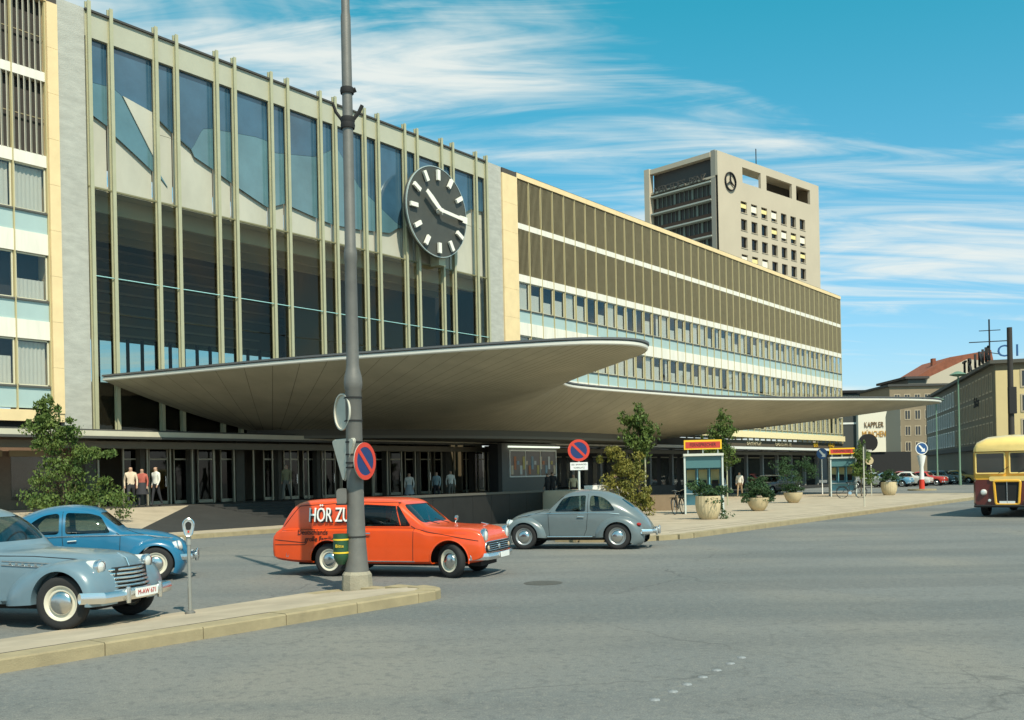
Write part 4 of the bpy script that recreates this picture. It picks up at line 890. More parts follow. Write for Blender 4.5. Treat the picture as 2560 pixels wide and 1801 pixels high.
# loggia openings in the crown
SL = [(9.0, 16.0), (18.2, 28.6), (30.4, 36.4)]
px_ = 0.0
for a, b in SL + [(TM, TM)]:
    fw.box(px_, a, 0.0, 0.6, 63.0, 66.3); px_ = b
fw.box(0, TM, 0.0, 0.6, 66.3, TZ); fw.build('wall', TOW, tw)
pan = MB().box(-ww / 2, ww / 2, 0.45, 0.5, 0, wh_).mesh('window', glass('tower_glass', (0.25, 0.26, 0.26), 0.05, 1.5))
bl1 = MB().box(-ww / 2, ww / 2, 0.20, 0.26, wh_ * 0.45, wh_ * 0.80).mesh('sun_blind', mat('blind_yellow', (0.78, 0.66, 0.30), 0.8)); bl2 = MB().box(-ww / 2, ww / 2, 0.20, 0.26, wh_ * 0.30, wh_ * 0.82).mesh('sun_blind', mat('blind_white', (0.80, 0.76, 0.62), 0.8))
sl_ = MB().box(-ww / 2 - 0.1, ww / 2 + 0.1, -0.12, 0.0, -0.12, 0.0).mesh('sill', TOW)
for i, (x, z) in enumerate(WN):
    wdw = obj('window', pan, tw, (x, 0, z)); obj('sill', sl_, wdw)
    q = (i * 7919 + 13) % 10
    if q < 4: obj('sun_blind', bl1 if q % 2 else bl2, wdw)
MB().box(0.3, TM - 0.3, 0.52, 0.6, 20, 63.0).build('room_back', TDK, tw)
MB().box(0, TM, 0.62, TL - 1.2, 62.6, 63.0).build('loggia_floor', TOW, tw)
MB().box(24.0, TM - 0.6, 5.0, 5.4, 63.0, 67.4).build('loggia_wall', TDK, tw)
MB().box(TM - 0.6, TM, 0.62, TL, 20, TZ).build('end_wall', TOW, tw)
MB().box(0.0, TM - 0.62, TL - 1.2, TL, 20, 63.0).build('back_wall', TOW, tw)
MB().box(0.02, 0.9, 0.62, 1.7, 20, TZ + 0.3).build('corner_pier', mat('pier_grey', (0.30, 0.28, 0.23), 0.9), tw)
MB().box(-0.5, 0.9, TL - 1.4, TL, 20, TZ + 0.2).build('corner_pier', TOW, tw)
MB().box(-0.2, 8.8, 1.7, TL - 1.4, TZ - 1.0, TZ).build('crown_beam', TOW, tw)
MB().box(8.0, TM, 0.6, 5.0, 67.3, TZ).build('crown_roof', TOW, tw)
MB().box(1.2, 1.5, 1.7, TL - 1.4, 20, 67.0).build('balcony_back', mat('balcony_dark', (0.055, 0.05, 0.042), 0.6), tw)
BAL = mat('balcony_slab', (0.40, 0.42, 0.36), 0.7); BRN = mat('balcony_brown', (0.10, 0.055, 0.035), 0.8)
for k in range(9):
    z = 62.0 - 3.75 * k
    MB().box(-0.25, 1.2, 1.7, TL - 1.4, z - 0.18, z + 0.12).build('balcony_slab', BAL, tw)
    MB().box(0.9, 1.15, 1.7, TL - 1.4, z - 3.4, z - 2.55).build('balcony_panel', BRN, tw)
    for j in range(13):
        y = 2.2 + j * 1.17; MB().box(0.95, 1.12, y, y + (0.10 if (j + k) % 4 else 0.5), z - 2.55, z - 0.2).build('balcony_post', mat('post_green', (0.16, 0.19, 0.15), 0.6), tw)
for j, chh in enumerate('MERCEDES-BENZ'):
    if chh != ' ': text('roof_letter', chh, 2.1, TDK, tw, (-0.1, TL - 3.1 - j * 1.02, 63.1), (R(90), 0, R(-90)), 0.08)
star = MB().lathe([(1.72, -0.25), (1.98, -0.25), (1.98, 0.0), (1.72, 0.0)], 40, (4.3, -0.1, 62.3), 'y')
star.f.append(star.f[0]); star.m.append(0)
for a in (90, 210, 330):
    c_, s_ = math.cos(R(a)), math.sin(R(a)); star.prism([(4.3 + 1.76 * c_, 62.3 + 1.76 * s_), (4.3 - 0.17 * s_ - 0.1 * c_, 62.3 + 0.17 * c_ - 0.1 * s_), (4.3 + 0.17 * s_ - 0.1 * c_, 62.3 - 0.17 * c_ - 0.1 * s_)], 'y', -0.33, -0.1)
star.f.pop(); star.m.pop()
# the ring-and-star emblem
star.build('emblem', BLACK, tw)
MB().tube([(19.0, 3.0, TZ), (19.0, 3.0, TZ + 5.0)], 0.12, 6).build('aerial', BLACK, tw)

# ---------------------------------------------------------------- buildings down the street on the right
GG = mat('grey_green_render', (0.15, 0.135, 0.095), 0.85, var=0.1, scale=0.4); CREAMB = mat('cream_render', (0.62, 0.48, 0.24), 0.85, var=0.05, scale=0.5)
def windows(root, pts, w_, h_, depth, ax, fm, pm, proud=0.06):
    """each window = frame part with a pane; ax 'y+': on plane y=depth facing +y; 'x-': facing -x; 'y-': facing -y"""
    F = MB()
    if ax == 'x-': bx = lambda a0, a1, b0, b1, c0, c1: F.box(b0, b1, a0, a1, c0, c1)
    else: bx = lambda a0, a1, b0, b1, c0, c1: F.box(a0, a1, b0, b1, c0, c1)
    s = 1 if ax == 'y+' else -1; f = 0.14
    lo, hi = (0.0, proud) if s > 0 else (-proud, 0.0)
    for a in ((-w_ / 2 - f, -w_ / 2, -f, h_ + f), (w_ / 2, w_ / 2 + f, -f, h_ + f), (-w_ / 2, w_ / 2, -f, 0), (-w_ / 2, w_ / 2, h_, h_ + f), (-0.05, 0.05, 0, h_)): bx(a[0], a[1], lo, hi, a[2], a[3])
    fmz = F.mesh('window', fm); F = MB()
    if ax == 'x-': bx = lambda a0, a1, b0, b1, c0, c1: F.box(b0, b1, a0, a1, c0, c1)
    else: bx = lambda a0, a1, b0, b1, c0, c1: F.box(a0, a1, b0, b1, c0, c1)
    bx(-w_ / 2, w_ / 2, lo * 0.4 + 0.0, hi * 0.4, 0, h_); pmz = F.mesh('pane', pm)
    for q, z in pts:
        o = obj('window', fmz, root, (depth, q, z) if ax == 'x-' else (q, depth, z)); obj('pane', pmz, o)
WHF = mat('frame_white', (0.70, 0.70, 0.64), 0.6); DGL = mat('dark_pane', (0.02, 0.024, 0.026), 0.08, spec=0.7)
BRF = mat('frame_brown', (0.42, 0.34, 0.23), 0.7)
gb = thing('street_building', 'long dark grey-green building with a cream end wall behind the yellow bus', 'building', (47.7, 98.0, 0), math.atan2(0.961, 0.277))
MB().box(0.02, 55, -14, 0, 0, 11.9).build('wall', GG, gb); MB().box(-0.35, 0.0, -14, -0.02, 4.2, 11.2).build('end_wall', CREAMB, gb)
MB().box(-0.5, 55.4, -14.3, 0.5, 11.9, 12.25).build('roof', mat('roof_dark', (0.08, 0.075, 0.06), 0.8), gb); MB().box(-0.1, 55, -14, 0.35, 3.6, 4.1).build('shop_band', mat('band_dark', (0.05, 0.05, 0.045), 0.8), gb)
for z in (4.5, 7.0, 9.4):
    windows(gb, [(2.0 + 2.1 * k, z) for k in range(12)], 0.95, 1.65, 0.0, 'y+', BRF, DGL); windows(gb, [(27.5 + 2.1 * k, z) for k in range(13)], 0.95, 1.65, 0.0, 'y+', WHF, DGL)
windows(gb, [(-3.0, z) for z in (4.8, 7.2, 9.6)], 1.3, 1.5, -0.35, 'x-', BRF, DGL)
text('wall_sign', 'Salon', 1.6, BLACK, gb, (10.5, 0.06, 8.75), (R(90), 0, R(180)), 0.03, shear=0.3)
for j, chh in enumerate('TRINK'): text('roof_letter', chh, 2.2, BLACK, gb, (17.5 - j * 3.6, 0.1, 13.15), (R(90), 0, R(180)), 0.10, xs=1.7)
for j, chh in enumerate('CINZANO'): text('roof_letter', chh, 1.65, mat('letter_blue', (0.02, 0.09, 0.24), 0.5) if j < 2 else BLACK, gb, (-0.3, -0.75 - j * 1.25, 13.05), (R(90), 0, R(-90)), 0.08)
MB().tube([(20, -3, 12.2), (20, -3, 19.0)], 0.09, 6).tube([(20, -5.3, 16.4), (20, -0.8, 16.4)], 0.06, 5).tube([(20, -4.2, 17.7), (20, -1.9, 17.7)], 0.05, 5).tube([(20, -4.0, 14.9), (20, -2.2, 15.3)], 0.05, 5).build('aerial', BLACK, gb)
hb = thing('street_building', 'higher house with a white gable and red tiled roof down the street', 'building', (0, 0, 0))
MB().box(79.9, 83.5, 200, 215, 0, 19.6).build('front_wall', mat('front_grey', (0.10, 0.10, 0.085), 0.8), hb); MB().prism([(83.5, 0), (96, 0), (96, 23.0), (92, 23.4), (83.5, 19.6)], 'y', 200.2, 215).build('gable', mat('gable_cream', (0.48, 0.42, 0.32), 0.85), hb)
MB().box(79.2, 84.0, 199.4, 215.5, 19.62, 20.1).build('eaves', mat('eaves_dark', (0.06, 0.05, 0.045), 0.8), hb)
TILE = mat('red_tiles', (0.23, 0.075, 0.038), 0.85, var=0.2, scale=1.5, bump=0.4, bscale=8)
MB().prism([(82.0, 20.12), (98, 20.12), (97, 25.2), (88.6, 23.9)], 'y', 200.5, 214).build('roof', TILE, hb); MB().box(86.2, 86.9, 203, 204, 22, 24.0).build('chimney', TILE, hb)
windows(hb, [(80.7 + 1.1 * k, z) for k in range(3) for z in (10.4, 13.2, 16.2)], 0.55, 2.2, 200.0, 'y-', WHF, DGL)
bb = thing('street_building', 'brown-grey block of flats at the far end beyond the canopy tip', 'building', (0, 0, 0))
MB().box(71.6, 88, 188, 204, 0, 17.2).build('wall', mat('block_brown', (0.23, 0.18, 0.115), 0.85, var=0.12, scale=0.3), bb); MB().box(71.2, 88.2, 187.6, 204.3, 17.2, 17.6).build('roof', ROOFM, bb)
windows(bb, [(73.0 + 1.9 * k, z) for k in range(8) for z in (5.0, 8.0, 11.0, 14.0)], 0.9, 1.6, 188.0, 'y-', BRF, DGL)
wb = thing('street_building', 'white fronted building with two rows of gold letters and a flared right edge', 'building', (0, 0, 0))
MB().prism([(58.6, 4.6), (63.2, 4.6), (63.2, 10.4), (63.5, 11.6), (64.0, 12.5), (65.0, 13.6), (58.6, 13.4)], 'y', 168, 176).build('front', mat('front_white', (0.72, 0.66, 0.52), 0.8), wb)
MB().box(58.7, 67.5, 168.3, 182, 0, 4.58).build('shop_floor', BLACK, wb); MB().box(63.4, 66.5, 170, 182, 4.6, 12.6).build('side_block', mat('side_grey', (0.09, 0.10, 0.085), 0.8), wb)
MB().box(55.5, 58.58, 169, 180, 0, 13.6).build('dark_block', mat('block_dark', (0.045, 0.05, 0.045), 0.6), wb)
for z in (6.2, 10.2): MB().box(55.5, 58.58, 168.9, 169.0, z + 3.2, z + 3.5).build('string_course', WHF, wb)
text('letters', 'KAPPLER', 1.35, mat('letter_brown', (0.16, 0.08, 0.02), 0.5), wb, (61.2, 167.9, 9.15), (R(90), 0, 0), 0.03, xs=0.62); text('letters', 'MÜNCHEN', 1.45, mat('letter_gold', (0.55, 0.27, 0.02), 0.5), wb, (61.2, 167.9, 7.6), (R(90), 0, 0), 0.03, xs=0.56)
MB().lathe([(0, -0.15), (0.75, -0.12), (0.8, 0)], 20, (60.0, 167.95, 12.3), 'y').build('crest', mat('crest_green', (0.06, 0.07, 0.03), 0.6), wb)
db = thing('street_building', 'low dark flat-roofed block showing just above the canopy beside the wing', 'building', (0, 0, 0))
MB().box(68.5, 78.3, 212, 224, 0, 18.0).build('wall', mat('block_black', (0.05, 0.055, 0.05), 0.7), db); MB().box(67.8, 79.2, 211.3, 224.5, 18.0, 18.5).build('roof', BLACK, db)
windows(db, [(69.6 + 1.35 * k, 16.1) for k in range(7)], 0.9, 1.2, 212.0, 'y-', BRF, DGL)
cb = thing('street_building', 'pale low houses closing the street behind the parked cars', 'building', (0, 0, 0))
MB().box(64.5, 73.5, 214, 224, 0, 11.5).build('wall', mat('far_pale', (0.34, 0.31, 0.25), 0.9), cb); MB().box(64, 74, 213.5, 224.4, 11.5, 12.0).build('roof', ROOFM, cb)
windows(cb, [(66 + 1.9 * k, z) for k in range(4) for z in (4.5, 7.8)], 0.9, 1.5, 214.0, 'y-', BRF, DGL)
# ---------------------------------------------------------------- street furniture
GP = mat('pole_grey', (0.155, 0.15, 0.135), 0.55, 0.25, var=0.10, scale=6, bump=0.1, bscale=30)
def xy(v): return (v.x, v.y, v.z)
lp = thing('lamp_post', 'tall tapering grey lamp post on the near traffic island carrying several signs', 'lamp post', (-2.66, 16.87, 0.02))
PB = mat('post_base', (0.30, 0.27, 0.20), 0.9, var=0.15, scale=6, bump=0.5, bscale=40)
MB().lathe([(0.0, -0.02), (0.255, -0.02), (0.262, 0.05), (0.25, 0.26), (0.215, 0.31), (0.0, 0.31)], 10).build('base_block', PB, lp, True, angle=25)
MB().lathe([(0.205, 0.31), (0.19, 0.45), (0.162, 0.85), (0.148, 1.3), (0.142, 1.8), (0.138, 3.38), (0.150, 3.40), (0.158, 3.50), (0.150, 3.60), (0.118, 3.72), (0.108, 3.80), (0.102, 5.55), (0.112, 5.58), (0.112, 5.72), (0.094, 5.80), (0.088, 8.2), (0.084, 9.7), (0.072, 9.78), (0.066, 12.2)], 20).build('shaft', GP, lp, True, angle=60)
arm = MB().tube([(0, 0, 12.1), (0.3, -0.2, 12.5), (1.4, -1.0, 12.7)], 0.04, 8).build('lamp_arm', GP, lp, True); MB().lathe([(0.0, 0.10), (0.12, 0.08), (0.22, -0.04), (0.0, -0.06)], 14, (1.5, -1.05, 12.66)).build('lamp_head', GP, arm, True)
for z, r_ in ((8.45, 0.100), (7.95, 0.104), (7.86, 0.104)): MB().lathe([(r_ + 0.012, -0.05), (r_ + 0.02, 0), (r_ + 0.012, 0.05), (r_ - 0.02, 0.05)], 16, (0, 0, z)).build('clamp_band', BLACK, lp, True)
MB().tube([(-0.09, 0.02, 7.95), (-0.20, 0.02, 8.10), (-0.24, 0.0, 8.22)], 0.03, 6).build('insulator', BLACK, lp, True); MB().tube([(0.09, -0.02, 7.95), (0.19, 0, 8.08), (0.25, 0, 8.20)], 0.035, 6).build('insulator', BLACK, lp, True); MB().tube([(0.09, 0, 8.45), (0.15, 0, 8.47)], 0.04, 6).build('clamp_screw', BLACK, lp, True)
SB = mat('sign_back', (0.50, 0.48, 0.40), 0.6, var=0.06, scale=5); RED = mat('sign_red', (0.60, 0.045, 0.02), 0.45); NAVY = mat('sign_blue', (0.012, 0.035, 0.13), 0.45); WHT = mat('sign_white', (0.80, 0.79, 0.74), 0.5)
def no_stopping(par, r_, name_parts=True):
    """disc facing local -y, centred on the origin of par"""
    MB().lathe([(0, 0.012), (r_, 0.012), (r_, -0.002), (0, -0.002)], 36, axis='y').build('sign_plate', SB, par)
    MB().lathe([(0, -0.004), (r_ * 0.80, -0.004)], 36, axis='y').build('blue_field', NAVY, par, recalc=False)
    MB().lathe([(r_ * 0.76, -0.007), (r_, -0.007), (r_, 0.0)], 36, axis='y').build('red_ring', RED, par)
    a = R(45); c_, s_ = math.cos(a), math.sin(a); hw, l = r_ * 0.11, r_ * 0.82
    MB().prism([(-l * c_ - hw * s_, l * s_ - hw * c_), (-l * c_ + hw * s_, l * s_ + hw * c_), (l * c_ + hw * s_, -l * s_ + hw * c_), (l * c_ - hw * s_, -l * s_ - hw * c_)], 'y', -0.010, -0.003).build('red_bar', RED, par)
def bands(par, zs, r_=0.145, reach=None):
    for z in zs: MB().lathe([(r_, -0.012), (r_ + 0.008, -0.012), (r_ + 0.008, 0.012), (r_, 0.012)], 18, (0, 0, z)).build('clamp_band', BLACK, par, True)
ns = thing('no_stopping_sign', 'round red and blue no-stopping sign clamped to the right of the tall lamp post', 'road sign', (-2.66, 16.87, 0.02))
hd = obj('sign_head', None, ns, (0.195, -0.14, 2.17)); hd.rotation_euler = (0, 0, R(64)); no_stopping(hd, 0.315); bands(ns, (2.07, 2.29))
MB().tube([(0.10, -0.06, 2.07), (0.19, -0.11, 2.07)], 0.012, 6).tube([(0.10, -0.06, 2.29), (0.19, -0.11, 2.29)], 0.012, 6).build('arm', BLACK, ns)
rs = thing('round_sign', 'round pale sign seen from behind, upper left on the tall lamp post', 'road sign', (-2.66, 16.87, 0.02))
q = obj('sign_head', None, rs, (-0.20, 0.10, 3.02)); q.rotation_euler = (0, 0, R(-56)); MB().lathe([(0, 0.012), (0.30, 0.012), (0.315, 0.0), (0.315, -0.03), (0.29, -0.03), (0.29, 0.0), (0, 0.0)], 36, axis='y').build('sign_plate', SB, q, True, angle=30); bands(rs, (2.86, 3.25))
MB().tube([(-0.1, 0.02, 2.86), (-0.17, 0.06, 2.86)], 0.012, 6).tube([(-0.1, 0.02, 3.25), (-0.17, 0.06, 3.25)], 0.012, 6).build('arm', BLACK, rs)
ts = thing('triangle_sign', 'downward pointing triangle sign seen from behind on the left of the lamp post', 'road sign', (-2.66, 16.87, 0.02))
q = obj('sign_head', None, ts, (-0.20, 0.08, 2.22)); q.rotation_euler = (0, 0, R(-54)); MB().prism(rpoly([(-0.42, 0.33), (0.42, 0.33), (0.0, -0.40)], 0.09), 'y', -0.015, 0.012).build('sign_plate', SB, q)
MB().tube([(x, 0.02, z) for x, z in rpoly([(-0.42, 0.33), (0.42, 0.33), (0.0, -0.40)], 0.09)], 0.016, 6, closed=True).build('rolled_edge', SB, q, True); bands(ts, (2.15, 2.50))
MB().tube([(-0.1, 0.02, 2.15), (-0.16, 0.06, 2.15)], 0.012, 6).tube([(-0.1, 0.02, 2.50), (-0.16, 0.06, 2.50)], 0.012, 6).build('arm', BLACK, ts)
jb = thing('switch_box', 'small rounded grey switch box on the left of the lamp post', 'switch box', (-2.66, 16.87, 0.02))
MB().prism(rpoly([(-0.295, 1.44), (-0.125, 1.44), (-0.125, 1.72), (-0.295, 1.72)], 0.07), 'y', -0.16, 0.03).build('box', GP, jb); MB().box(-0.30, -0.12, -0.175, -0.16, 1.44, 1.465).build('lid_edge', BLACK, jb)
bn = thing('litter_bin', 'dark green litter bin with two yellow bands strapped to the lamp post', 'bin', (-2.66 - 0.245, 16.87 - 0.10, 0.02))
GRN = mat('bin_green', (0.020, 0.075, 0.035), 0.4, var=0.12, scale=8); YEL = mat('bin_yellow', (0.75, 0.52, 0.03), 0.5)
MB().lathe([(0.0, 0.44), (0.06, 0.44), (0.10, 0.50), (0.125, 0.55), (0.13, 0.60), (0.13, 0.955), (0.122, 0.955), (0.12, 0.80), (0.0, 0.80)], 24).build('body', GRN, bn, True, angle=40)
for z in (0.64, 0.86): MB().lathe([(0.131, -0.014), (0.136, -0.012), (0.136, 0.012), (0.131, 0.014)], 24, (0, 0, z)).build('band', YEL, bn, True)
text('lettering', 'Bitte', 0.075, YEL, bn, (0.0, -0.137, 0.755), (R(90), 0, 0), 0.002)
MB().tube([(0.0, 0.05, 0.36), (0.06, 0.05, 0.44)], 0.03, 8).build('spout', BLACK, bn, True)
for z in (0.60, 0.90): MB().lathe([(0.166, -0.010), (0.172, -0.010), (0.172, 0.010), (0.166, 0.010)], 18, (0.245, 0.10, z)).build('strap', BLACK, bn, True)

pm = thing('parking_meter', 'grey parking meter on a slim post beside the pale blue saloon', 'parking meter', (-4.63, 14.2, 0.02))
PMG = mat('meter_grey', (0.42, 0.44, 0.42), 0.4, 0.4)
MB().lathe([(0.0, 0.0), (0.075, 0.0), (0.07, 0.03), (0.05, 0.045), (0.0, 0.045)], 14).build('foot', GP, pm, True, angle=30); MB().lathe([(0.027, 0.04), (0.025, 1.03)], 12).build('post', mat('meter_post', (0.33, 0.33, 0.30), 0.4, 0.5), pm, True)
MB().lathe([(0.03, 0.98), (0.036, 1.0), (0.036, 1.12), (0.05, 1.15)], 12).build('collar', PMG, pm, True)
MB().prism(rpoly([(-0.045, 1.11), (0.045, 1.11), (0.075, 1.24), (0.07, 1.32), (0.0, 1.37), (-0.07, 1.32), (-0.075, 1.24)], 0.05), 'y', -0.05, 0.05).build('head', PMG, pm)
MB().tube([(x, -0.05, z) for x, z in rpoly([(-0.045, 1.11), (0.045, 1.11), (0.075, 1.24), (0.07, 1.32), (0.0, 1.37), (-0.07, 1.32), (-0.075, 1.24)], 0.05)], 0.012, 6, closed=True).build('rim', CHROME, pm, True)
MB().prism(rpoly([(-0.03, 1.20), (0.03, 1.20), (0.045, 1.29), (0.0, 1.325), (-0.045, 1.29)], 0.02), 'y', -0.056, -0.05).build('dial_window', BLACK, pm); MB().box(-0.012, 0.012, -0.06, -0.055, 1.16, 1.19).build('coin_slot', RED, pm)
pm.rotation_euler = (0, 0, R(18))

ss = thing('no_stopping_sign', 'no-stopping sign with a white text plate on a pale post behind the grey car', 'road sign', (1.84, 27.3, 0.13))
MB().lathe([(0.032, 0.0), (0.03, 2.55)], 12).build('post', mat('post_pale', (0.62, 0.62, 0.56), 0.5), ss, True)
hd = obj('sign_head', None, ss, (0, -0.05, 2.42)); no_stopping(hd, 0.30)
pt = MB().box(-0.24, 0.24, -0.05, -0.035, 1.88, 2.09).build('text_plate', WHT, ss)
text('plate_text', 'GES. BAHNHOFS-', 0.066, BLACK, pt, (0, -0.052, 2.03), (R(90), 0, 0), 0.001, xs=0.85); text('plate_text', 'VORPLATZ', 0.066, BLACK, pt, (0, -0.052, 1.94), (R(90), 0, 0), 0.001, xs=0.95)

# stairwell parapet in front of the doors
wl_ = thing('parapet_wall', 'long parapet wall under the canopy, coloured dark as shaded and pale at its lit end', 'wall', (FX, FY, 0), FROT)
DG_ = mat('shaded_granite', (0.013, 0.013, 0.012), 0.5, var=0.2, scale=3); LC = mat('lit_concrete', (0.44, 0.38, 0.28), 0.85, var=0.08, scale=2)  # one wall in two tones: dark for canopy shade, pale for the sunlit end
for k in range(9): MB().box(23.6 + k * 1.15, 24.74 + k * 1.15, -16.55, -16.2, 0.0, 1.17).build('granite_panel', DG_, wl_)
MB().box(23.5, 33.98, -16.6, -16.15, 1.17, 1.25).build('coping', mat('coping_dark', (0.09, 0.085, 0.07), 0.6), wl_)
MB().box(34.0, 37.0, -18.9, -16.15, 0.1, 1.22).build('end_block', LC, wl_); MB().box(34.3, 35.6, -18.8, -18.4, 1.22, 1.42).build('lamp_box', WHT, wl_)
MB().box(24.0, 33.9, -13.0, -12.6, 0.0, 1.15).build('rear_parapet', DG_, wl_)

# kiosk
kk = thing('kiosk', 'grey kiosk with a lit display window and white strip light under the canopy', 'kiosk', (FX, FY, 0), FROT)
MB().box(47.4, 53.2, -4.0, -3.7, 0.9, 3.85).build('front', mat('kiosk_grey', (0.13, 0.13, 0.12), 0.7), kk); MB().box(47.4, 53.2, -3.7, -3.0, 0.9, 3.8).build('body', mat('kiosk_dark', (0.03, 0.03, 0.028), 0.8), kk)
for a in ((48.1, 53.1, 1.78, 1.86), (48.1, 53.1, 3.38, 3.46), (48.1, 48.18, 1.86, 3.38), (53.02, 53.1, 1.86, 3.38), (49.7, 49.76, 1.86, 3.38), (51.3, 51.36, 1.86, 3.38)): MB().box(a[0], a[1], -4.06, -4.0, a[2], a[3]).build('window_frame', WHF, kk)
for j in range(3):
    MB().box(48.2 + 1.63 * j, 49.68 + 1.63 * j, -4.03, -4.015, 1.87, 3.37).build('pane', mat('kiosk_pane', (0.12, 0.10, 0.08), 0.1), kk)
for j in range(16): MB().box(48.25 + 0.3 * j, 48.47 + 0.3 * j, -4.05, -4.035, 1.95 + 0.3 * (j % 3), 2.5 + 0.28 * ((j * 5) % 3)).build('magazine', mat('mag%d' % (j % 5), ((0.6, 0.5, 0.35), (0.5, 0.2, 0.1), (0.25, 0.35, 0.4), (0.6, 0.6, 0.55), (0.5, 0.42, 0.15))[j % 5], 0.7), kk)
sm = bpy.data.materials.new('strip_light'); sm.use_nodes = True; sp = sm.node_tree.nodes['Principled BSDF']; sp.inputs['Emission Color'].default_value = (0.9, 1.0, 0.8, 1); sp.inputs['Emission Strength'].default_value = 0.9
MB().box(47.9, 53.3, -4.2, -4.08, 3.60, 3.70).build('strip_lamp', sm, kk)

# ---------------------------------------------------------------- planters, trees, phone shelters, bicycles
LEAF = {}
def leafmat(name, rgb, rgb2):
    m = mat(name, rgb, 0.6, var=0.3, scale=2.2, rgb2=rgb2, spec=0.3); p = m.node_tree.nodes['Principled BSDF']
    p.inputs['Transmission Weight'].default_value = 0.0; p.inputs['Subsurface Weight'].default_value = 0.0; return m
LG = leafmat('leaf_green', (0.035, 0.085, 0.018), (0.13, 0.17, 0.035)); LD = leafmat('leaf_dark', (0.015, 0.045, 0.018), (0.05, 0.10, 0.03)); LY = leafmat('leaf_yellow', (0.07, 0.09, 0.015), (0.24, 0.21, 0.04))
BARK = mat('bark', (0.10, 0.075, 0.045), 0.9, bump=0.5, bscale=30)
def leaves(mb, clumps, n, size, rng):
    sub = []
    for c, r_ in clumps:
        sub.append((c, (r_[0] * 1.15, r_[1] * 1.15, r_[2] * 1.15)))
        for k in range(13):
            v = Vector((rng.gauss(0, 0.62), rng.gauss(0, 0.62), rng.gauss(0, 0.62))); q = rng.uniform(0.22, 0.75)
            sub.append(((c[0] + v.x * r_[0], c[1] + v.y * r_[1], c[2] + v.z * r_[2]), (r_[0] * q, r_[1] * q, r_[2] * q * 0.8)))
    for _ in range(int(n * 2.6)):
        c, r_ = rng.choice(sub)
        while True:
            v = Vector((rng.uniform(-1, 1), rng.uniform(-1, 1), rng.uniform(-1, 1)))
            if 0.15 < v.length < 1: break
        p = Vector(c) + Vector((v.x * r_[0], v.y * r_[1], v.z * r_[2])); s = size * 0.62 * rng.uniform(0.5, 1.4)
        q = Euler((rng.uniform(0, 6.3), rng.uniform(0, 6.3), rng.uniform(0, 6.3))).to_matrix(); a, b = q @ Vector((s, 0, 0)), q @ Vector((0, s * 0.55, 0)); nrm = q @ Vector((0, 0, s * 0.15))
        mb.add([p - a, p - b * 0.9 + nrm, p + a, p + b * 0.9 + nrm], [(0, 1, 2, 3)])
def sapling(label, loc, h, spread, seed, m, n=1500, size=0.11, stake=True, low=0.35):
    rng = random.Random(seed); root = thing('young_tree', label, 'tree', loc)
    tr = MB(); pts = [(0, 0, 0)] + [(rng.uniform(-0.06, 0.06), rng.uniform(-0.06, 0.06), h * k / 5) for k in range(1, 5)] + [(0.05, 0, h * 0.93)]
    tr.tube(pts, [0.05, 0.045, 0.04, 0.03, 0.02, 0.008], 8); cl = []
    for k in range(15):
        z = h * rng.uniform(low, 0.86); a = rng.uniform(0, 6.28); l = spread * rng.uniform(0.35, 1.0) * (1.15 - z / h * 0.8)
        e = (math.cos(a) * l, math.sin(a) * l, z + l * 0.55); tr.tube([(0, 0, z), (e[0] * 0.5, e[1] * 0.5, z + l * 0.35), e], [0.016, 0.012, 0.005], 5)
        cl.append((e, (0.30, 0.30, 0.26))); cl.append(((e[0] * 0.55, e[1] * 0.55, z + l * 0.36), (0.22, 0.22, 0.2)))
    cl.append(((0.03, 0, h * 0.95), (0.16, 0.16, 0.30))); tr.build('trunk', BARK, root, True)
    lf = MB(); leaves(lf, cl, n, size, rng); lf.build('crown', m, root, recalc=False)
    if stake: MB().tube([(0.25, -0.1, 0), (0.25, -0.1, h * 0.5)], 0.035, 6).build('stake', mat('stake_wood', (0.40, 0.40, 0.26), 0.8), root)
    return root
sapling('slender young tree with a stake rising above the red and blue sign plate', (5.85, 45.6, 0.13), 4.9, 1.15, 3, LG, 1900, 0.12)
sapling('thin young tree standing behind the nearer telephone shelter', (10.85, 51.5, 0.13), 5.0, 0.95, 8, LG, 1300, 0.12)
sapling('small leafy tree between the far telephone shelter and the thin pole', (21.9, 62.4, 0.13), 3.3, 0.75, 21, LG, 1100, 0.13, False, 0.2)
def shrub(label, loc, clumps, n, size, seed, m, stems=8, name='shrub', h=1.0):
    rng = random.Random(seed); root = thing(name, label, 'shrub', loc); st = MB()
    for k in range(stems):
        c, r_ = rng.choice(clumps); e = Vector(c); st.tube([(e.x * 0.15, e.y * 0.15, 0), (e.x * 0.6, e.y * 0.6, e.z * 0.55), (e.x, e.y, e.z)], [0.025, 0.016, 0.006], 5)
    st.build('stems', BARK, root, True); lf = MB(); leaves(lf, clumps, n, size, rng); lf.build('foliage', m, root, recalc=False); return root
bp = P(19.1, 5.9)
shrub('large leafy bush in front of the left wing behind the blue car', (bp.x, bp.y, 0.7), [((-0.9, 0, 0.6), (0.9, 0.6, 0.6)), ((0.3, 0, 0.8), (1.0, 0.7, 0.6)), ((1.25, 0, 0.75), (0.75, 0.6, 0.5)), ((0.0, 0, 1.7), (0.9, 0.5, 0.5)), ((-0.4, 0.1, 2.5), (0.7, 0.5, 0.5)), ((-0.9, 0.1, 3.3), (0.45, 0.35, 0.4)), ((0.5, 0, 2.3), (0.5, 0.4, 0.3)), ((-0.7, 0, 3.8), (0.35, 0.2, 0.5)), ((0.1, 0, 3.1), (0.5, 0.3, 0.5))], 4600, 0.10, 5, LG, 16)
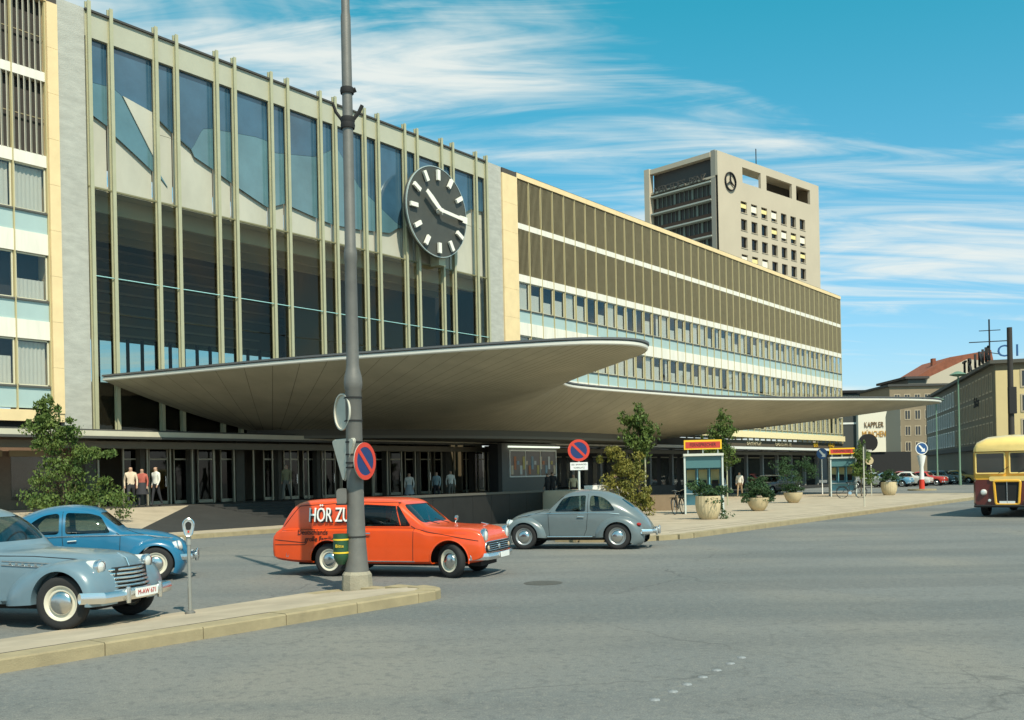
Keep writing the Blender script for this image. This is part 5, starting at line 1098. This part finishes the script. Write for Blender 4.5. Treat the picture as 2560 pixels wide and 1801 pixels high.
shrub('yellowish bush beside the slender young tree', (4.75, 41.0, 0.13), [((0, 0, 0.6), (0.75, 0.5, 0.5)), ((-0.25, 0, 1.25), (0.6, 0.5, 0.5)), ((0.25, 0, 1.7), (0.55, 0.45, 0.45)), ((-0.1, 0, 2.2), (0.35, 0.3, 0.3)), ((-0.7, 0, 2.6), (0.25, 0.2, 0.3)), ((0.6, 0, 0.7), (0.5, 0.4, 0.45))], 3200, 0.09, 9, LY, 12)
pbx = thing('plant_trough', 'low brown stone plant trough beside the yellowish bush', 'planter', (6.85, 46.4, 0.13), 0.1)
MB().box(-0.75, 0.75, -0.5, 0.5, 0, 0.72).build('trough', mat('trough_brown', (0.22, 0.16, 0.10), 0.9, var=0.1, scale=3), pbx); MB().box(-0.68, 0.68, -0.43, 0.43, 0.70, 0.735).build('soil', mat('soil', (0.05, 0.035, 0.02), 1), pbx)
POTM = mat('pot_concrete', (0.56, 0.46, 0.28), 0.85, var=0.1, scale=4, bump=0.2, bscale=40)
def planter(label, loc, r_, h, style, plants, n, seed, m, trail=False):
    rng = random.Random(seed); root = thing('planter', label, 'planter', loc, 0, 'concrete planters on the plaza')
    if style == 'barrel': MB().lathe([(0, 0), (r_ * 0.62, 0), (r_ * 0.70, 0.03), (r_ * 0.92, h * 0.35), (r_, h * 0.65), (r_ * 0.96, h), (r_ * 0.86, h), (r_ * 0.86, h - 0.12), (0, h - 0.12)], 72, flute=0.022, nfl=22).build('pot', POTM, root, True, angle=50)
    else: MB().lathe([(0, 0), (r_ * 0.40, 0), (r_ * 0.55, 0.03), (r_ * 0.80, h * 0.38), (r_ * 0.97, h * 0.8), (r_, h), (r_ * 0.90, h), (r_ * 0.88, h - 0.10), (0, h - 0.10)], 40).build('pot', POTM, root, True, angle=50)
    st = MB()
    for k in range(9):
        c, _ = rng.choice(plants); st.tube([(c[0] * 0.2, c[1] * 0.2, h - 0.1), c], [0.015, 0.006], 5)
    st.build('stems', BARK, root); lf = MB(); leaves(lf, plants, n, 0.075, rng)
    if trail:
        tl = [((r_ * 0.98, -0.1, h * 0.75), (0.07, 0.07, 0.3)), ((r_ * 1.05, -0.1, h * 0.35), (0.10, 0.08, 0.25)), ((r_ * 1.25, -0.15, h * 0.12), (0.16, 0.1, 0.10))]; leaves(lf, tl, 160, 0.06, rng)
    lf.build('foliage', m, root, recalc=False); return root
planter('fluted barrel planter with a trailing plant in front of the nearer telephone shelter', (7.25, 36.9, 0.13), 0.47, 0.86, 'barrel', [((0, 0, 1.0), (0.5, 0.4, 0.22)), ((-0.3, 0, 1.15), (0.3, 0.3, 0.2)), ((0.3, 0, 0.98), (0.3, 0.3, 0.16))], 900, 31, LD, True)
planter('wide bowl planter with a dense dark shrub, second from the left of the plaza', (10.75, 43.6, 0.13), 0.50, 0.58, 'bowl', [((0, 0, 0.85), (0.62, 0.5, 0.35)), ((0, 0, 1.2), (0.45, 0.4, 0.3)), ((-0.4, 0, 0.65), (0.3, 0.3, 0.2)), ((0.45, 0, 0.65), (0.25, 0.3, 0.2))], 1500, 32, LD)
planter('bowl planter with a tall loose bush, third from the left of the plaza', (15.0, 53.2, 0.13), 0.50, 0.55, 'bowl', [((0, 0, 0.75), (0.5, 0.4, 0.25)), ((0, 0, 1.5), (0.8, 0.6, 0.5)), ((-0.5, 0, 1.9), (0.5, 0.4, 0.35)), ((0.5, 0, 1.9), (0.5, 0.4, 0.35))], 1700, 33, LD)
planter('fluted planter with a small shrub farthest right on the plaza', (24.3, 64.2, 0.13), 0.50, 0.85, 'barrel', [((0, 0, 1.0), (0.55, 0.4, 0.25)), ((0, 0, 1.35), (0.4, 0.4, 0.3))], 800, 34, LD)

ALU = mat('shelter_metal', (0.42, 0.47, 0.46), 0.45, 0.3); CY_ = mat('shelter_cyan', (0.16, 0.38, 0.46), 0.5); YB = mat('directory_yellow', (0.55, 0.48, 0.22), 0.6)
def phone_shelter(label, loc, rz):
    root = thing('telephone_shelter', label, 'phone shelter', loc, rz); W, D_, Hh = 1.55, 0.75, 2.42
    for s in (-1, 1): MB().box(s * W / 2 - 0.03, s * W / 2 + 0.03, -D_ / 2, D_ / 2, 0.0 if s < 0 else 0.35, Hh).build('side_panel', ALU, root)
    for x in (-W / 2, W / 2): MB().box(x - 0.035, x + 0.035, -D_ / 2 - 0.04, -D_ / 2 + 0.03, 0.0, Hh + 0.02).build('corner_post', mat('post_light', (0.55, 0.6, 0.56), 0.5), root)
    MB().box(-W / 2, W / 2, D_ / 2 - 0.04, D_ / 2, 0.35, Hh).build('back_panel', CY_, root)
    MB().box(-W / 2 - 0.05, W / 2 + 0.05, -D_ / 2 - 0.10, D_ / 2 + 0.03, Hh, Hh + 0.10).build('roof', mat('roof_pale', (0.60, 0.60, 0.52), 0.5), root)
    MB().box(-W / 2 + 0.05, W / 2 - 0.05, -D_ / 2 + 0.02, -D_ / 2 + 0.06, Hh - 0.50, Hh - 0.02).build('valance', mat('valance_teal', (0.07, 0.17, 0.18), 0.4), root)
    for k in range(3):
        x = -0.5 + 0.5 * k
        b = MB().box(x - 0.18, x + 0.18, D_ / 2 - 0.10, D_ / 2 - 0.045, 1.25, 1.85).build('call_board', YB, root); MB().box(x - 0.13, x + 0.13, D_ / 2 - 0.24, D_ / 2 - 0.10, 1.02, 1.40).build('telephone', BLACK, root)
        MB().tube([(x - 0.10, D_ / 2 - 0.27, 1.33), (x, D_ / 2 - 0.30, 1.36), (x + 0.10, D_ / 2 - 0.27, 1.33)], 0.025, 6).build('handset', BLACK, b, True)
    for k in range(2): MB().box(-0.27 + 0.5 * k, -0.23 + 0.5 * k, -0.10, D_ / 2 - 0.04, 0.9, 1.9).build('divider', CY_, root)
    MB().box(-W / 2, W / 2, D_ / 2 - 0.35, D_ / 2 - 0.045, 0.82, 0.86).build('shelf', ALU, root)
    for x in (-0.62, 0.0, 0.62): MB().tube([(x, 0, Hh + 0.10), (x, 0, Hh + 0.30)], 0.025, 6).build('sign_leg', ALU, root)
    sb_ = MB().box(-0.78, 0.78, -0.05, 0.05, Hh + 0.28, Hh + 0.68).build('sign_box', mat('sign_yellow', (0.85, 0.50, 0.02), 0.5), root); MB().box(-0.72, 0.72, -0.058, -0.05, Hh + 0.335, Hh + 0.60).build('sign_face', mat('sign_face_red', (0.50, 0.045, 0.03), 0.5), sb_)
    text('sign_text', 'FERNSPRECHER', 0.20, BLACK, sb_, (0, -0.062, Hh + 0.468), (R(90), 0, 0), 0.003, xs=0.78); return root
phone_shelter('telephone shelter with a red and yellow sign box, nearer of the two on the plaza', (8.05, 41.9, 0.13), R(-8))
phone_shelter('telephone shelter with a red and yellow sign box, farther of the two by the bicycle', (21.2, 63.9, 0.13), R(-8))

def bicycle(label, loc, rz):
    root = thing('bicycle', label, 'bicycle', loc, rz, 'bicycles leaning by the phone shelters'); BK = mat('bike_black', (0.02, 0.02, 0.02), 0.4); r_ = 0.33
    for x in (0.0, 1.05):
        w_ = obj('wheel', None, root, (x, 0, r_)); MB().tube([(r_ * math.cos(a * PI / 14), 0, r_ * math.sin(a * PI / 14)) for a in range(28)], 0.02, 6, closed=True).build('tyre', RUBBER, w_, True)
        sp_ = MB()
        for k in range(12): a = k * PI / 6; sp_.tube([(0, 0, 0), (r_ * math.cos(a), 0, r_ * math.sin(a))], 0.003, 4)
        sp_.build('spokes', CHROME, w_); MB().tube([((r_ + 0.05) * math.cos(R(a)), 0, (r_ + 0.05) * math.sin(R(a))) for a in range(10, 175, 15)], 0.02, 5).build('mudguard', BK, w_)
    f = MB()
    for a, b in (((0.38, 0, 0.80), (0.88, 0, 0.82)), ((0.38, 0, 0.80), (0.44, 0, 0.30)), ((0.44, 0, 0.30), (0.90, 0, 0.70)), ((0.44, 0, 0.30), (0, 0, r_)), ((0.38, 0, 0.80), (0, 0, r_)), ((0.87, 0, 0.88), (0.93, 0, 0.62)), ((0.93, 0, 0.62), (1.05, 0, r_))): f.tube([a, b], 0.017, 6)
    f.build('frame', BK, root); MB().tube([(0.72, -0.27, 1.0), (0.86, -0.2, 1.02), (0.87, 0, 0.95), (0.86, 0.2, 1.02), (0.72, 0.27, 1.0)], 0.013, 6).build('handlebar', CHROME, root, True)
    MB().prism(rpoly([(0.22, 0.0), (0.30, 0.10), (0.50, 0.02), (0.50, -0.02), (0.30, -0.10)], 0.03), 'z', 0.90, 0.96).build('saddle', BK, root); MB().tube([(0.37, 0, 0.8), (0.36, 0, 0.92)], 0.014, 6).build('seat_post', CHROME, root)
    MB().box(-0.25, 0.25, -0.07, 0.07, 0.70, 0.72).build('carrier', BK, root); MB().lathe([(0, 0), (0.10, 0), (0.10, 0.012), (0, 0.012)], 14, (0.44, -0.03, 0.30), 'y').build('chainwheel', CHROME, root); return root
bk = bicycle('black bicycle leaning beside the nearer telephone shelter', (6.75, 41.4, 0.13), R(20)); bk.rotation_euler = (R(-6), 0, R(62))
bk = bicycle('black bicycle parked by the farther telephone shelter', (19.75, 59.6, 0.13), R(0)); bk.rotation_euler = (R(-5), 0, R(-12))
tp = thing('thin_post', 'slim pale post standing by the farther bicycle near the kerb', 'post', (16.15, 45.7, 0.13)); MB().lathe([(0.035, 0), (0.03, 2.75)], 10).build('post', mat('post_pale2', (0.52, 0.50, 0.40), 0.6), tp, True); MB().box(0.0, 0.10, -0.02, 0.02, 2.2, 2.85).build('flag_plate', mat('plate_dark', (0.05, 0.06, 0.05), 0.7), tp)
tp = thing('thin_post', 'short pale post in front of the rightmost planter', 'post', (22.9, 63.5, 0.13)); MB().lathe([(0.035, 0), (0.03, 1.9)], 10).build('post', mat('post_pale2', (0, 0, 0)), tp, True); MB().lathe([(0.05, 1.9), (0.05, 1.96), (0, 1.97)], 10).build('cap', WHT, tp)
kp = thing('keep_right_bollard', 'red and white traffic post with a round blue sign on a small kerbed island', 'bollard', (33.2, 80.7, 0.0))
MB().lathe([(1.1, 0.0), (1.1, 0.12), (0, 0.13)], 24).build('island', KERB, kp); MB().lathe([(0.22, 0.1), (0.2, 0.9)], 14).build('red_sleeve', RED, kp, True); MB().lathe([(0.2, 0.9), (0.15, 1.9), (0.34, 2.75), (0.34, 2.85), (0, 2.86)], 14).build('white_cone', WHT, kp, True)
sg = obj('sign_head', None, kp, (0, -0.1, 3.4)); MB().lathe([(0, 0.02), (0.5, 0.02), (0.5, -0.01), (0, -0.01)], 26, axis='y').build('sign_plate', WHT, sg); MB().lathe([(0, -0.015), (0.44, -0.015)], 26, axis='y').build('blue_field', mat('mid_blue', (0.02, 0.08, 0.22), 0.4), sg, recalc=False)
MB().prism([(-0.26, 0.22), (-0.16, 0.30), (0.16, -0.05), (0.24, 0.04), (0.26, -0.28), (-0.06, -0.24), (0.04, -0.15)], 'y', -0.022, -0.016).build('arrow', WHT, sg)
bs_ = thing('arrow_sign', 'round blue arrow sign on a slim post beside the farther telephone shelter', 'road sign', (21.8, 70.0, 0.13)); MB().lathe([(0.04, 0), (0.035, 2.9)], 10).build('post', WHT, bs_, True); hd = obj('sign_head', None, bs_, (0, -0.06, 2.85)); MB().lathe([(0, 0.015), (0.38, 0.015), (0.38, -0.01), (0, -0.01)], 24, axis='y').build('sign_plate', mat('mid_blue', (0, 0, 0)), hd); MB().prism([(-0.22, 0.2), (-0.14, 0.27), (0.16, -0.05), (0.22, 0.02), (0.24, -0.24), (-0.04, -0.22), (0.04, -0.14)], 'y', -0.018, -0.012).build('arrow', WHT, hd)
for lab, x, Y, h, r_ in (('green street lamp on a tall slim column before the dark building', 45.0, 100.0, 11.4, 0.10), ('second slimmer green lamp column farther left down the street', 42.95, 100.5, 8.9, 0.08)):
    sl = thing('street_lamp', lab, 'street lamp', (x, Y, 0)); GC = mat('lamp_green', (0.13, 0.22, 0.15), 0.5); MB().lathe([(r_ * 1.5, 0), (r_ * 1.3, 1.2), (r_, 1.3), (r_ * 0.8, h - 0.5)], 10).build('column', GC, sl, True); MB().lathe([(0.0, h + 0.05), (0.25, h), (0.85, h - 0.3), (0.5, h - 0.42), (0.1, h - 0.5)], 18).build('lantern', GC, sl, True)
bpz = thing('tall_pole', 'dark tall wooden mast rising behind the bus at the right edge', 'pole', (30.15, 60.0, 0)); MB().lathe([(0.19, 0), (0.15, 10.2), (0, 10.22)], 12).build('mast', mat('mast_dark', (0.035, 0.03, 0.025), 0.8), bpz, True); MB().box(-0.22, 0.22, -0.28, -0.05, 5.0, 6.6).build('equipment_box', BLACK, bpz)
ck2 = thing('street_clock', 'dark street clock column in front of the white fronted building', 'clock', (48.0, 134.0, 0)); MB().lathe([(0.35, 0), (0.22, 0.5), (0.2, 4.2)], 10).build('column', BLACK, ck2, True); MB().lathe([(0, -0.35), (1.2, -0.35), (1.2, 0.35), (0, 0.35)], 20, (0, 0, 5.3), 'y').build('case', BLACK, ck2); MB().lathe([(0, -0.4), (0.55, -0.4)], 16, (0, 0, 2.9), 'y').build('small_dial', mat('dial_cream', (0.6, 0.5, 0.3), 0.5), ck2, recalc=False)

# ---------------------------------------------------------------- people
SKIN = mat('skin', (0.45, 0.27, 0.18), 0.6); HAIR = mat('hair_dark', (0.03, 0.022, 0.015), 0.7)
def person(label, loc, rz, top, legs, seed, walk=0.0, h=1.72, skirt=False):
    rng = random.Random(seed); k = h / 1.72; V = []; E_ = []; Rr = []
    def v(p, r_): V.append((p[0] * k, p[1] * k, p[2] * k)); Rr.append((r_[0] * k, r_[1] * k) if isinstance(r_, tuple) else (r_ * k, r_ * k)); return len(V) - 1
    def e(a, b): E_.append((a, b))
    pel = v((0, 0, 0.95), (0.16, 0.11)); ab = v((0, 0.0, 1.12), (0.145, 0.10)); ch = v((0, 0, 1.32), (0.175, 0.12)); nk = v((0, 0, 1.47), 0.06); hd0 = v((0, 0.01, 1.57), (0.085, 0.10)); hd1 = v((0, 0.01, 1.67), (0.085, 0.10))
    for a, b in ((pel, ab), (ab, ch), (ch, nk), (nk, hd0), (hd0, hd1)): e(a, b)
    for s in (-1, 1):
        sw = s * walk
        hip = v((s * 0.09, 0, 0.86), 0.095); kn = v((s * 0.10, 0.22 * sw, 0.48), 0.06); an = v((s * 0.10, 0.34 * sw - (0.1 if sw < 0 else 0), 0.08), 0.042); to = v((s * 0.11, 0.34 * sw + 0.14, 0.035), (0.04, 0.03))
        for a, b in ((pel, hip), (hip, kn), (kn, an), (an, to)): e(a, b)
        sh = v((s * 0.19, 0, 1.39), 0.065); el = v((s * 0.25, -0.12 * sw - 0.02, 1.10), 0.045); wr = v((s * 0.24, -0.18 * sw + 0.08, 0.86), 0.032); hn = v((s * 0.235, -0.19 * sw + 0.11, 0.77), (0.022, 0.04))
        for a, b in ((ch, sh), (sh, el), (el, wr), (wr, hn)): e(a, b)
    me = bpy.data.meshes.new('p'); me.from_pydata(V, E_, []); o = bpy.data.objects.new('tmp_p', me); COL.objects.link(o)
    sk = o.modifiers.new('s', 'SKIN'); sk.use_smooth_shade = True
    for i, sv in enumerate(me.skin_vertices[0].data): sv.radius = Rr[i]; sv.use_root = (i == 0)
    su = o.modifiers.new('u', 'SUBSURF'); su.levels = 1; su.render_levels = 1
    bm_ = apply_mods(o); bpy.data.objects.remove(o); bm_.materials.clear()
    for m in (legs, top, SKIN, HAIR, BLACK): bm_.materials.append(m)
    for p in bm_.polygons:
        c = p.center / k
        p.material_index = 4 if c.z < 0.07 else (0 if c.z < 0.98 and abs(c.x) < 0.20 else (2 if (c.z < 0.90 or 1.47 < c.z) else 1))
        if c.z > 1.655 or (c.z > 1.58 and c.y < -0.02): p.material_index = 3
        p.use_smooth = True
    root = thing('person', label, 'person', loc, rz, 'people at the station doors'); obj('body', bm_, root)
    if skirt: MB().lathe([(0.15, 1.02), (0.20, 0.85), (0.27, 0.52), (0.25, 0.52)], 18).build('skirt', legs, root, True)
    return root
C = lambda n, c: mat(n, c, 0.85)
def pp(t, d, z): q = P(t, d); return (q.x, q.y, z)
person('person in a pale shirt walking out by the left doors', pp(23.3, 3.2, 0.9), R(200), C('cloth_cream', (0.62, 0.50, 0.36)), C('cloth_dark', (0.03, 0.03, 0.035)), 1, 0.6)
person('person in a red top following close behind the pale shirt', pp(24.2, 2.6, 0.9), R(190), C('cloth_red', (0.40, 0.10, 0.07)), C('cloth_dark', (0, 0, 0)), 2, 0.5, 1.65, True)
person('person in a white shirt by the stone door pier', pp(24.6, 3.0, 0.9), R(150), C('cloth_white', (0.70, 0.68, 0.60)), C('cloth_dark', (0, 0, 0)), 3, 0.4)
person('person in an olive jacket walking left of the lamp post signs', pp(31.6, 3.1, 0.9), R(170), C('cloth_olive', (0.22, 0.20, 0.11)), C('cloth_grey', (0.15, 0.14, 0.12)), 4, 0.6, 1.78)
person('person in white with a skirt right of the lamp post', pp(38.6, 4.6, 0.5), R(180), C('cloth_white', (0, 0, 0)), C('cloth_blue', (0.30, 0.36, 0.38)), 5, 0.5, 1.68, True)
person('person in a light blue shirt between the dark door piers', pp(41.1, 4.3, 0.5), R(160), C('cloth_sky', (0.30, 0.42, 0.45)), C('cloth_dark', (0, 0, 0)), 6, 0.4)
person('person in a pale top beside the lit door opening', pp(42.4, 4.2, 0.55), R(200), C('cloth_white', (0, 0, 0)), C('cloth_grey', (0, 0, 0)), 7, 0.3)
person('person in a dark suit standing in front of the kiosk window, left one', pp(48.7, 6.4, 0.2), R(60), C('cloth_black', (0.012, 0.012, 0.014)), C('cloth_black', (0, 0, 0)), 8, 0.1, 1.85)
person('taller person in a dark coat at the kiosk window, right one', pp(49.5, 6.2, 0.2), R(20), C('cloth_black', (0, 0, 0)), C('cloth_black', (0, 0, 0)), 9, 0.1, 1.92)
person('person in a pale jacket just left of the text plate sign', pp(50.6, 7.0, 0.13), R(180), C('cloth_sand', (0.50, 0.44, 0.28)), C('cloth_dark', (0, 0, 0)), 10, 0.3, 1.80)
person('person in a dark jacket and light trousers beside the yellowish bush', pp(51.4, 9.5, 0.13), R(200), C('cloth_black', (0, 0, 0)), C('cloth_pale', (0.45, 0.43, 0.38)), 11, 0.4, 1.80)
person('person in a white shirt right of the nearer telephone shelter', pp(63.5, 12.0, 0.13), R(150), C('cloth_white', (0, 0, 0)), C('cloth_tan', (0.35, 0.25, 0.15)), 12, 0.5)

# ---------------------------------------------------------------- vehicles in place
BLUEP = paint('paint_blue', (0.013, 0.130, 0.24)); GREYP = paint('paint_grey', (0.12, 0.15, 0.155)); ORANGE = paint('paint_orange', (0.74, 0.075, 0.008)); PALEB = paint('paint_pale_blue', (0.135, 0.205, 0.245))
def place(root, ang, wheel_xy, local): 
    """turn by ang and put the local point (x, y) on the ground point wheel_xy"""
    c_, s_ = math.cos(ang), math.sin(ang); root.rotation_euler = (0, 0, ang); root.location = (wheel_xy[0] - (local[0] * c_ - local[1] * s_), wheel_xy[1] - (local[0] * s_ + local[1] * c_), 0.0)
bl = make_beetle('rounded bright blue car with white-ringed wheels parked behind the pale blue saloon', BLUEP, 'whitewall'); place(bl, R(16), (-6.93, 19.26), (0, -0.70))
gr_ = make_beetle('rounded grey car seen side-on at the kerb right of the orange van', GREYP, 'steel'); place(gr_, R(165), (0.28, 25.45), (0, 0.70))
vn = make_van('orange delivery van with HÖR ZU lettering behind the lamp post', ORANGE); place(vn, R(-18.5), (-1.19, 18.62), (0, -0.76))
ol = make_olympia('pale blue old saloon with a barred chrome grille at the left edge', PALEB); place(ol, R(-15), (-5.93, 12.98), (0, -0.77)); ol.scale = (1.05, 1.05, 1.05)
sd = make_sedan('black saloon parked in the shade of the arcade, nearest one', paint('paint_black', (0.012, 0.013, 0.014)))
q = P(73.5, 9.5); sd.location = (q.x, q.y, 0.02); sd.rotation_euler = (0, 0, R(-140)); sd['group'] = 'cars parked beyond the plaza'
K = sd; KB = MAT['paint_black']
far = [(78.5, 7.0, -128, None, 'black saloon parked in the shade of the arcade, second in line'), (84.5, 6.5, -125, None, 'dark saloon under the arcade directly behind the loose bush planter'), (72.5, 6.0, -100, (0.45, 0.44, 0.40), 'pale grey car under the arcade left of the nearer telephone shelter')]
for t, d, a, colr, lab in far:
    c = copy_tree(K); q = P(t, d); c.location = (q.x, q.y, 0.02); c.rotation_euler = (0, 0, R(a)); c['label'] = lab
    if colr: recolour(c, KB, paint('paint_%d' % int(colr[0] * 1000), colr))
row = [(38.2, 97.0, (0.10, 0.25, 0.36), 'blue car at the left of the far parked row'), (40.7, 98.5, (0.55, 0.53, 0.47), 'white car next to the blue one in the far parked row'), (42.6, 99.5, (0.42, 0.035, 0.02), 'red car in the middle of the far parked row'), (46.0, 105.0, (0.05, 0.08, 0.085), 'dark teal car behind the red and white traffic post'), (50.6, 110.0, (0.62, 0.36, 0.06), 'yellow car at the right end of the far parked row'), (39.0, 104.0, (0.50, 0.50, 0.46), 'pale car half hidden behind the far parked row'), (36.0, 96.0, (0.30, 0.31, 0.30), 'grey car partly behind the rightmost planter'), (44.2, 103.0, (0.48, 0.46, 0.40), 'cream car wedged between the red and the dark teal cars'), (48.4, 108.5, (0.16, 0.17, 0.17), 'charcoal car left of the yellow one in the far row'), (53.5, 116.0, (0.05, 0.05, 0.05), 'black car just left of the bus in the far row'), (47.0, 116.0, (0.30, 0.07, 0.05), 'dull red car in the row behind the traffic post')]
for X, Y, colr, lab in row:
    c = copy_tree(K); c.location = (X, Y, 0); c.rotation_euler = (0, 0, R(-38)); c['label'] = lab; recolour(c, KB, paint('paint_far_%d' % int(X * 10), colr))

# bus coming towards the camera at the right edge
bus = thing('bus', 'yellow and maroon bus with a cream roof driving in at the right edge', 'bus', (18.0, 36.2, 0), math.atan2(-0.796, -0.605))
BY = paint('bus_yellow', (0.80, 0.42, 0.04)); BC = paint('bus_cream', (0.84, 0.60, 0.19)); BM = paint('bus_maroon', (0.11, 0.022, 0.016))
L_, Wd = 9.5, 1.20
def ring(x, f, zb_, zt_, r_):
    return [(x, y * f, z) for y, z in rrect(-Wd, Wd, zb_, zt_, r_, 6)]
def skin(rings): 
    mb = MB(); n = len(rings[0]); mb.add([p for r_ in rings for p in r_], [(i * n + k, i * n + (k + 1) % n, (i + 1) * n + (k + 1) % n, (i + 1) * n + k) for i in range(len(rings) - 1) for k in range(n)]); mb.add(rings[0], [tuple(range(n))]); mb.add(rings[-1], [tuple(range(n))]); return mb
skin([ring(0.0, 0.90, 0.45, 1.38, 0.10), ring(-0.12, 0.97, 0.42, 1.38, 0.10), ring(-0.5, 1.0, 0.40, 1.38, 0.10), ring(-L_, 1.0, 0.40, 1.38, 0.10)]).build('lower_body', BM, bus, True, merge=1e-4, angle=35)
skin([ring(-0.05, 0.90, 1.385, 2.40, 0.05), ring(-0.16, 0.97, 1.385, 2.42, 0.05), ring(-0.5, 1.0, 1.385, 2.45, 0.05), ring(-L_, 1.0, 1.385, 2.45, 0.05)]).build('upper_body', BY, bus, True, merge=1e-4, angle=35)
skin([[(x, y * f, z) for y, z in [(-Wd, 2.42), (Wd, 2.42), (Wd * 0.99, 2.55), (Wd * 0.90, 2.55 + h * 0.55), (Wd * 0.62, 2.55 + h * 0.9), (0, 2.55 + h), (-Wd * 0.62, 2.55 + h * 0.9), (-Wd * 0.90, 2.55 + h * 0.55), (-Wd * 0.99, 2.55)]] for x, f, h in ((0.06, 0.84, 0.05), (0.02, 0.90, 0.22), (-0.18, 0.97, 0.36), (-0.6, 1.0, 0.45), (-1.4, 1.0, 0.50), (-L_, 1.0, 0.50))]).build('roof', BC, bus, True, merge=1e-4, angle=60)
for s in (-1, 1):
    gm = MB().prism(rrect(s * 0.57 - 0.48, s * 0.57 + 0.48, 1.62, 2.36, 0.06), 'x', -0.04, -0.025); o = gm.build('windscreen', mat('bus_glass', (0.035, 0.04, 0.035), 0.06, spec=0.8), bus)
    MB().tube([(-0.02, y, z) for y, z in rrect(s * 0.57 - 0.49, s * 0.57 + 0.49, 1.61, 2.37, 0.06)], 0.028, 6, closed=True).build('screen_frame', BC, o, True)
    MB().lathe([(0, 0.10), (0.07, 0.09), (0.11, 0.04), (0.12, -0.02)], 18, (0.0, s * 0.80, 0.92), 'x').build('headlight', LENS, bus, True); MB().lathe([(0, 0.06), (0.05, 0.05), (0.06, 0)], 12, (0.0, s * 0.60, 0.62), 'x').build('fog_lamp', LENS, bus, True)
    for j in range(6): MB().box(-1.9 - j * 1.25, -0.8 - j * 1.25, s * 1.205, s * 1.212, 1.62, 2.36).build('side_window', MAT['bus_glass'], bus)
    for x in (-1.5, -6.6): wheel_parts(bus, x, s * 1.03, 0.46, 'steel', 0.26)
g_ = MB().prism(rpoly([(-0.36, 0.50), (0.36, 0.50), (0.42, 1.30), (-0.42, 1.30)], 0.08), 'x', -0.05, 0.05).build('grille', BLACK, bus)
MB().tube([(0.055, y, z) for y, z in rpoly([(-0.38, 0.48), (0.38, 0.48), (0.44, 1.33), (-0.44, 1.33)], 0.08)], 0.045, 6, closed=True).build('grille_surround', BY, g_, True); MB().tube([(0.06, 0, 0.52), (0.065, 0, 1.30)], 0.018, 6).build('grille_bar', CHROME, g_, True)
MB().prism(rrect(-0.60, 0.60, 1.33, 1.50, 0.07), 'x', -0.10, 0.04).build('bonnet_band', BC, bus); pl_ = MB().box(0.06, 0.075, -0.26, 0.26, 0.50, 0.60).build('number_plate', WHT, bus)
MB().tube([(0.12, -1.1, 0.42), (0.18, 0, 0.42), (0.12, 1.1, 0.42)], 0.05, 8).build('bumper', BLACK, bus, True)
for y in (-0.3, 0.35): MB().tube([(0.0, y, 1.60), (0.0, y + 0.35, 1.85)], 0.01, 5).build('wiper', BLACK, bus)
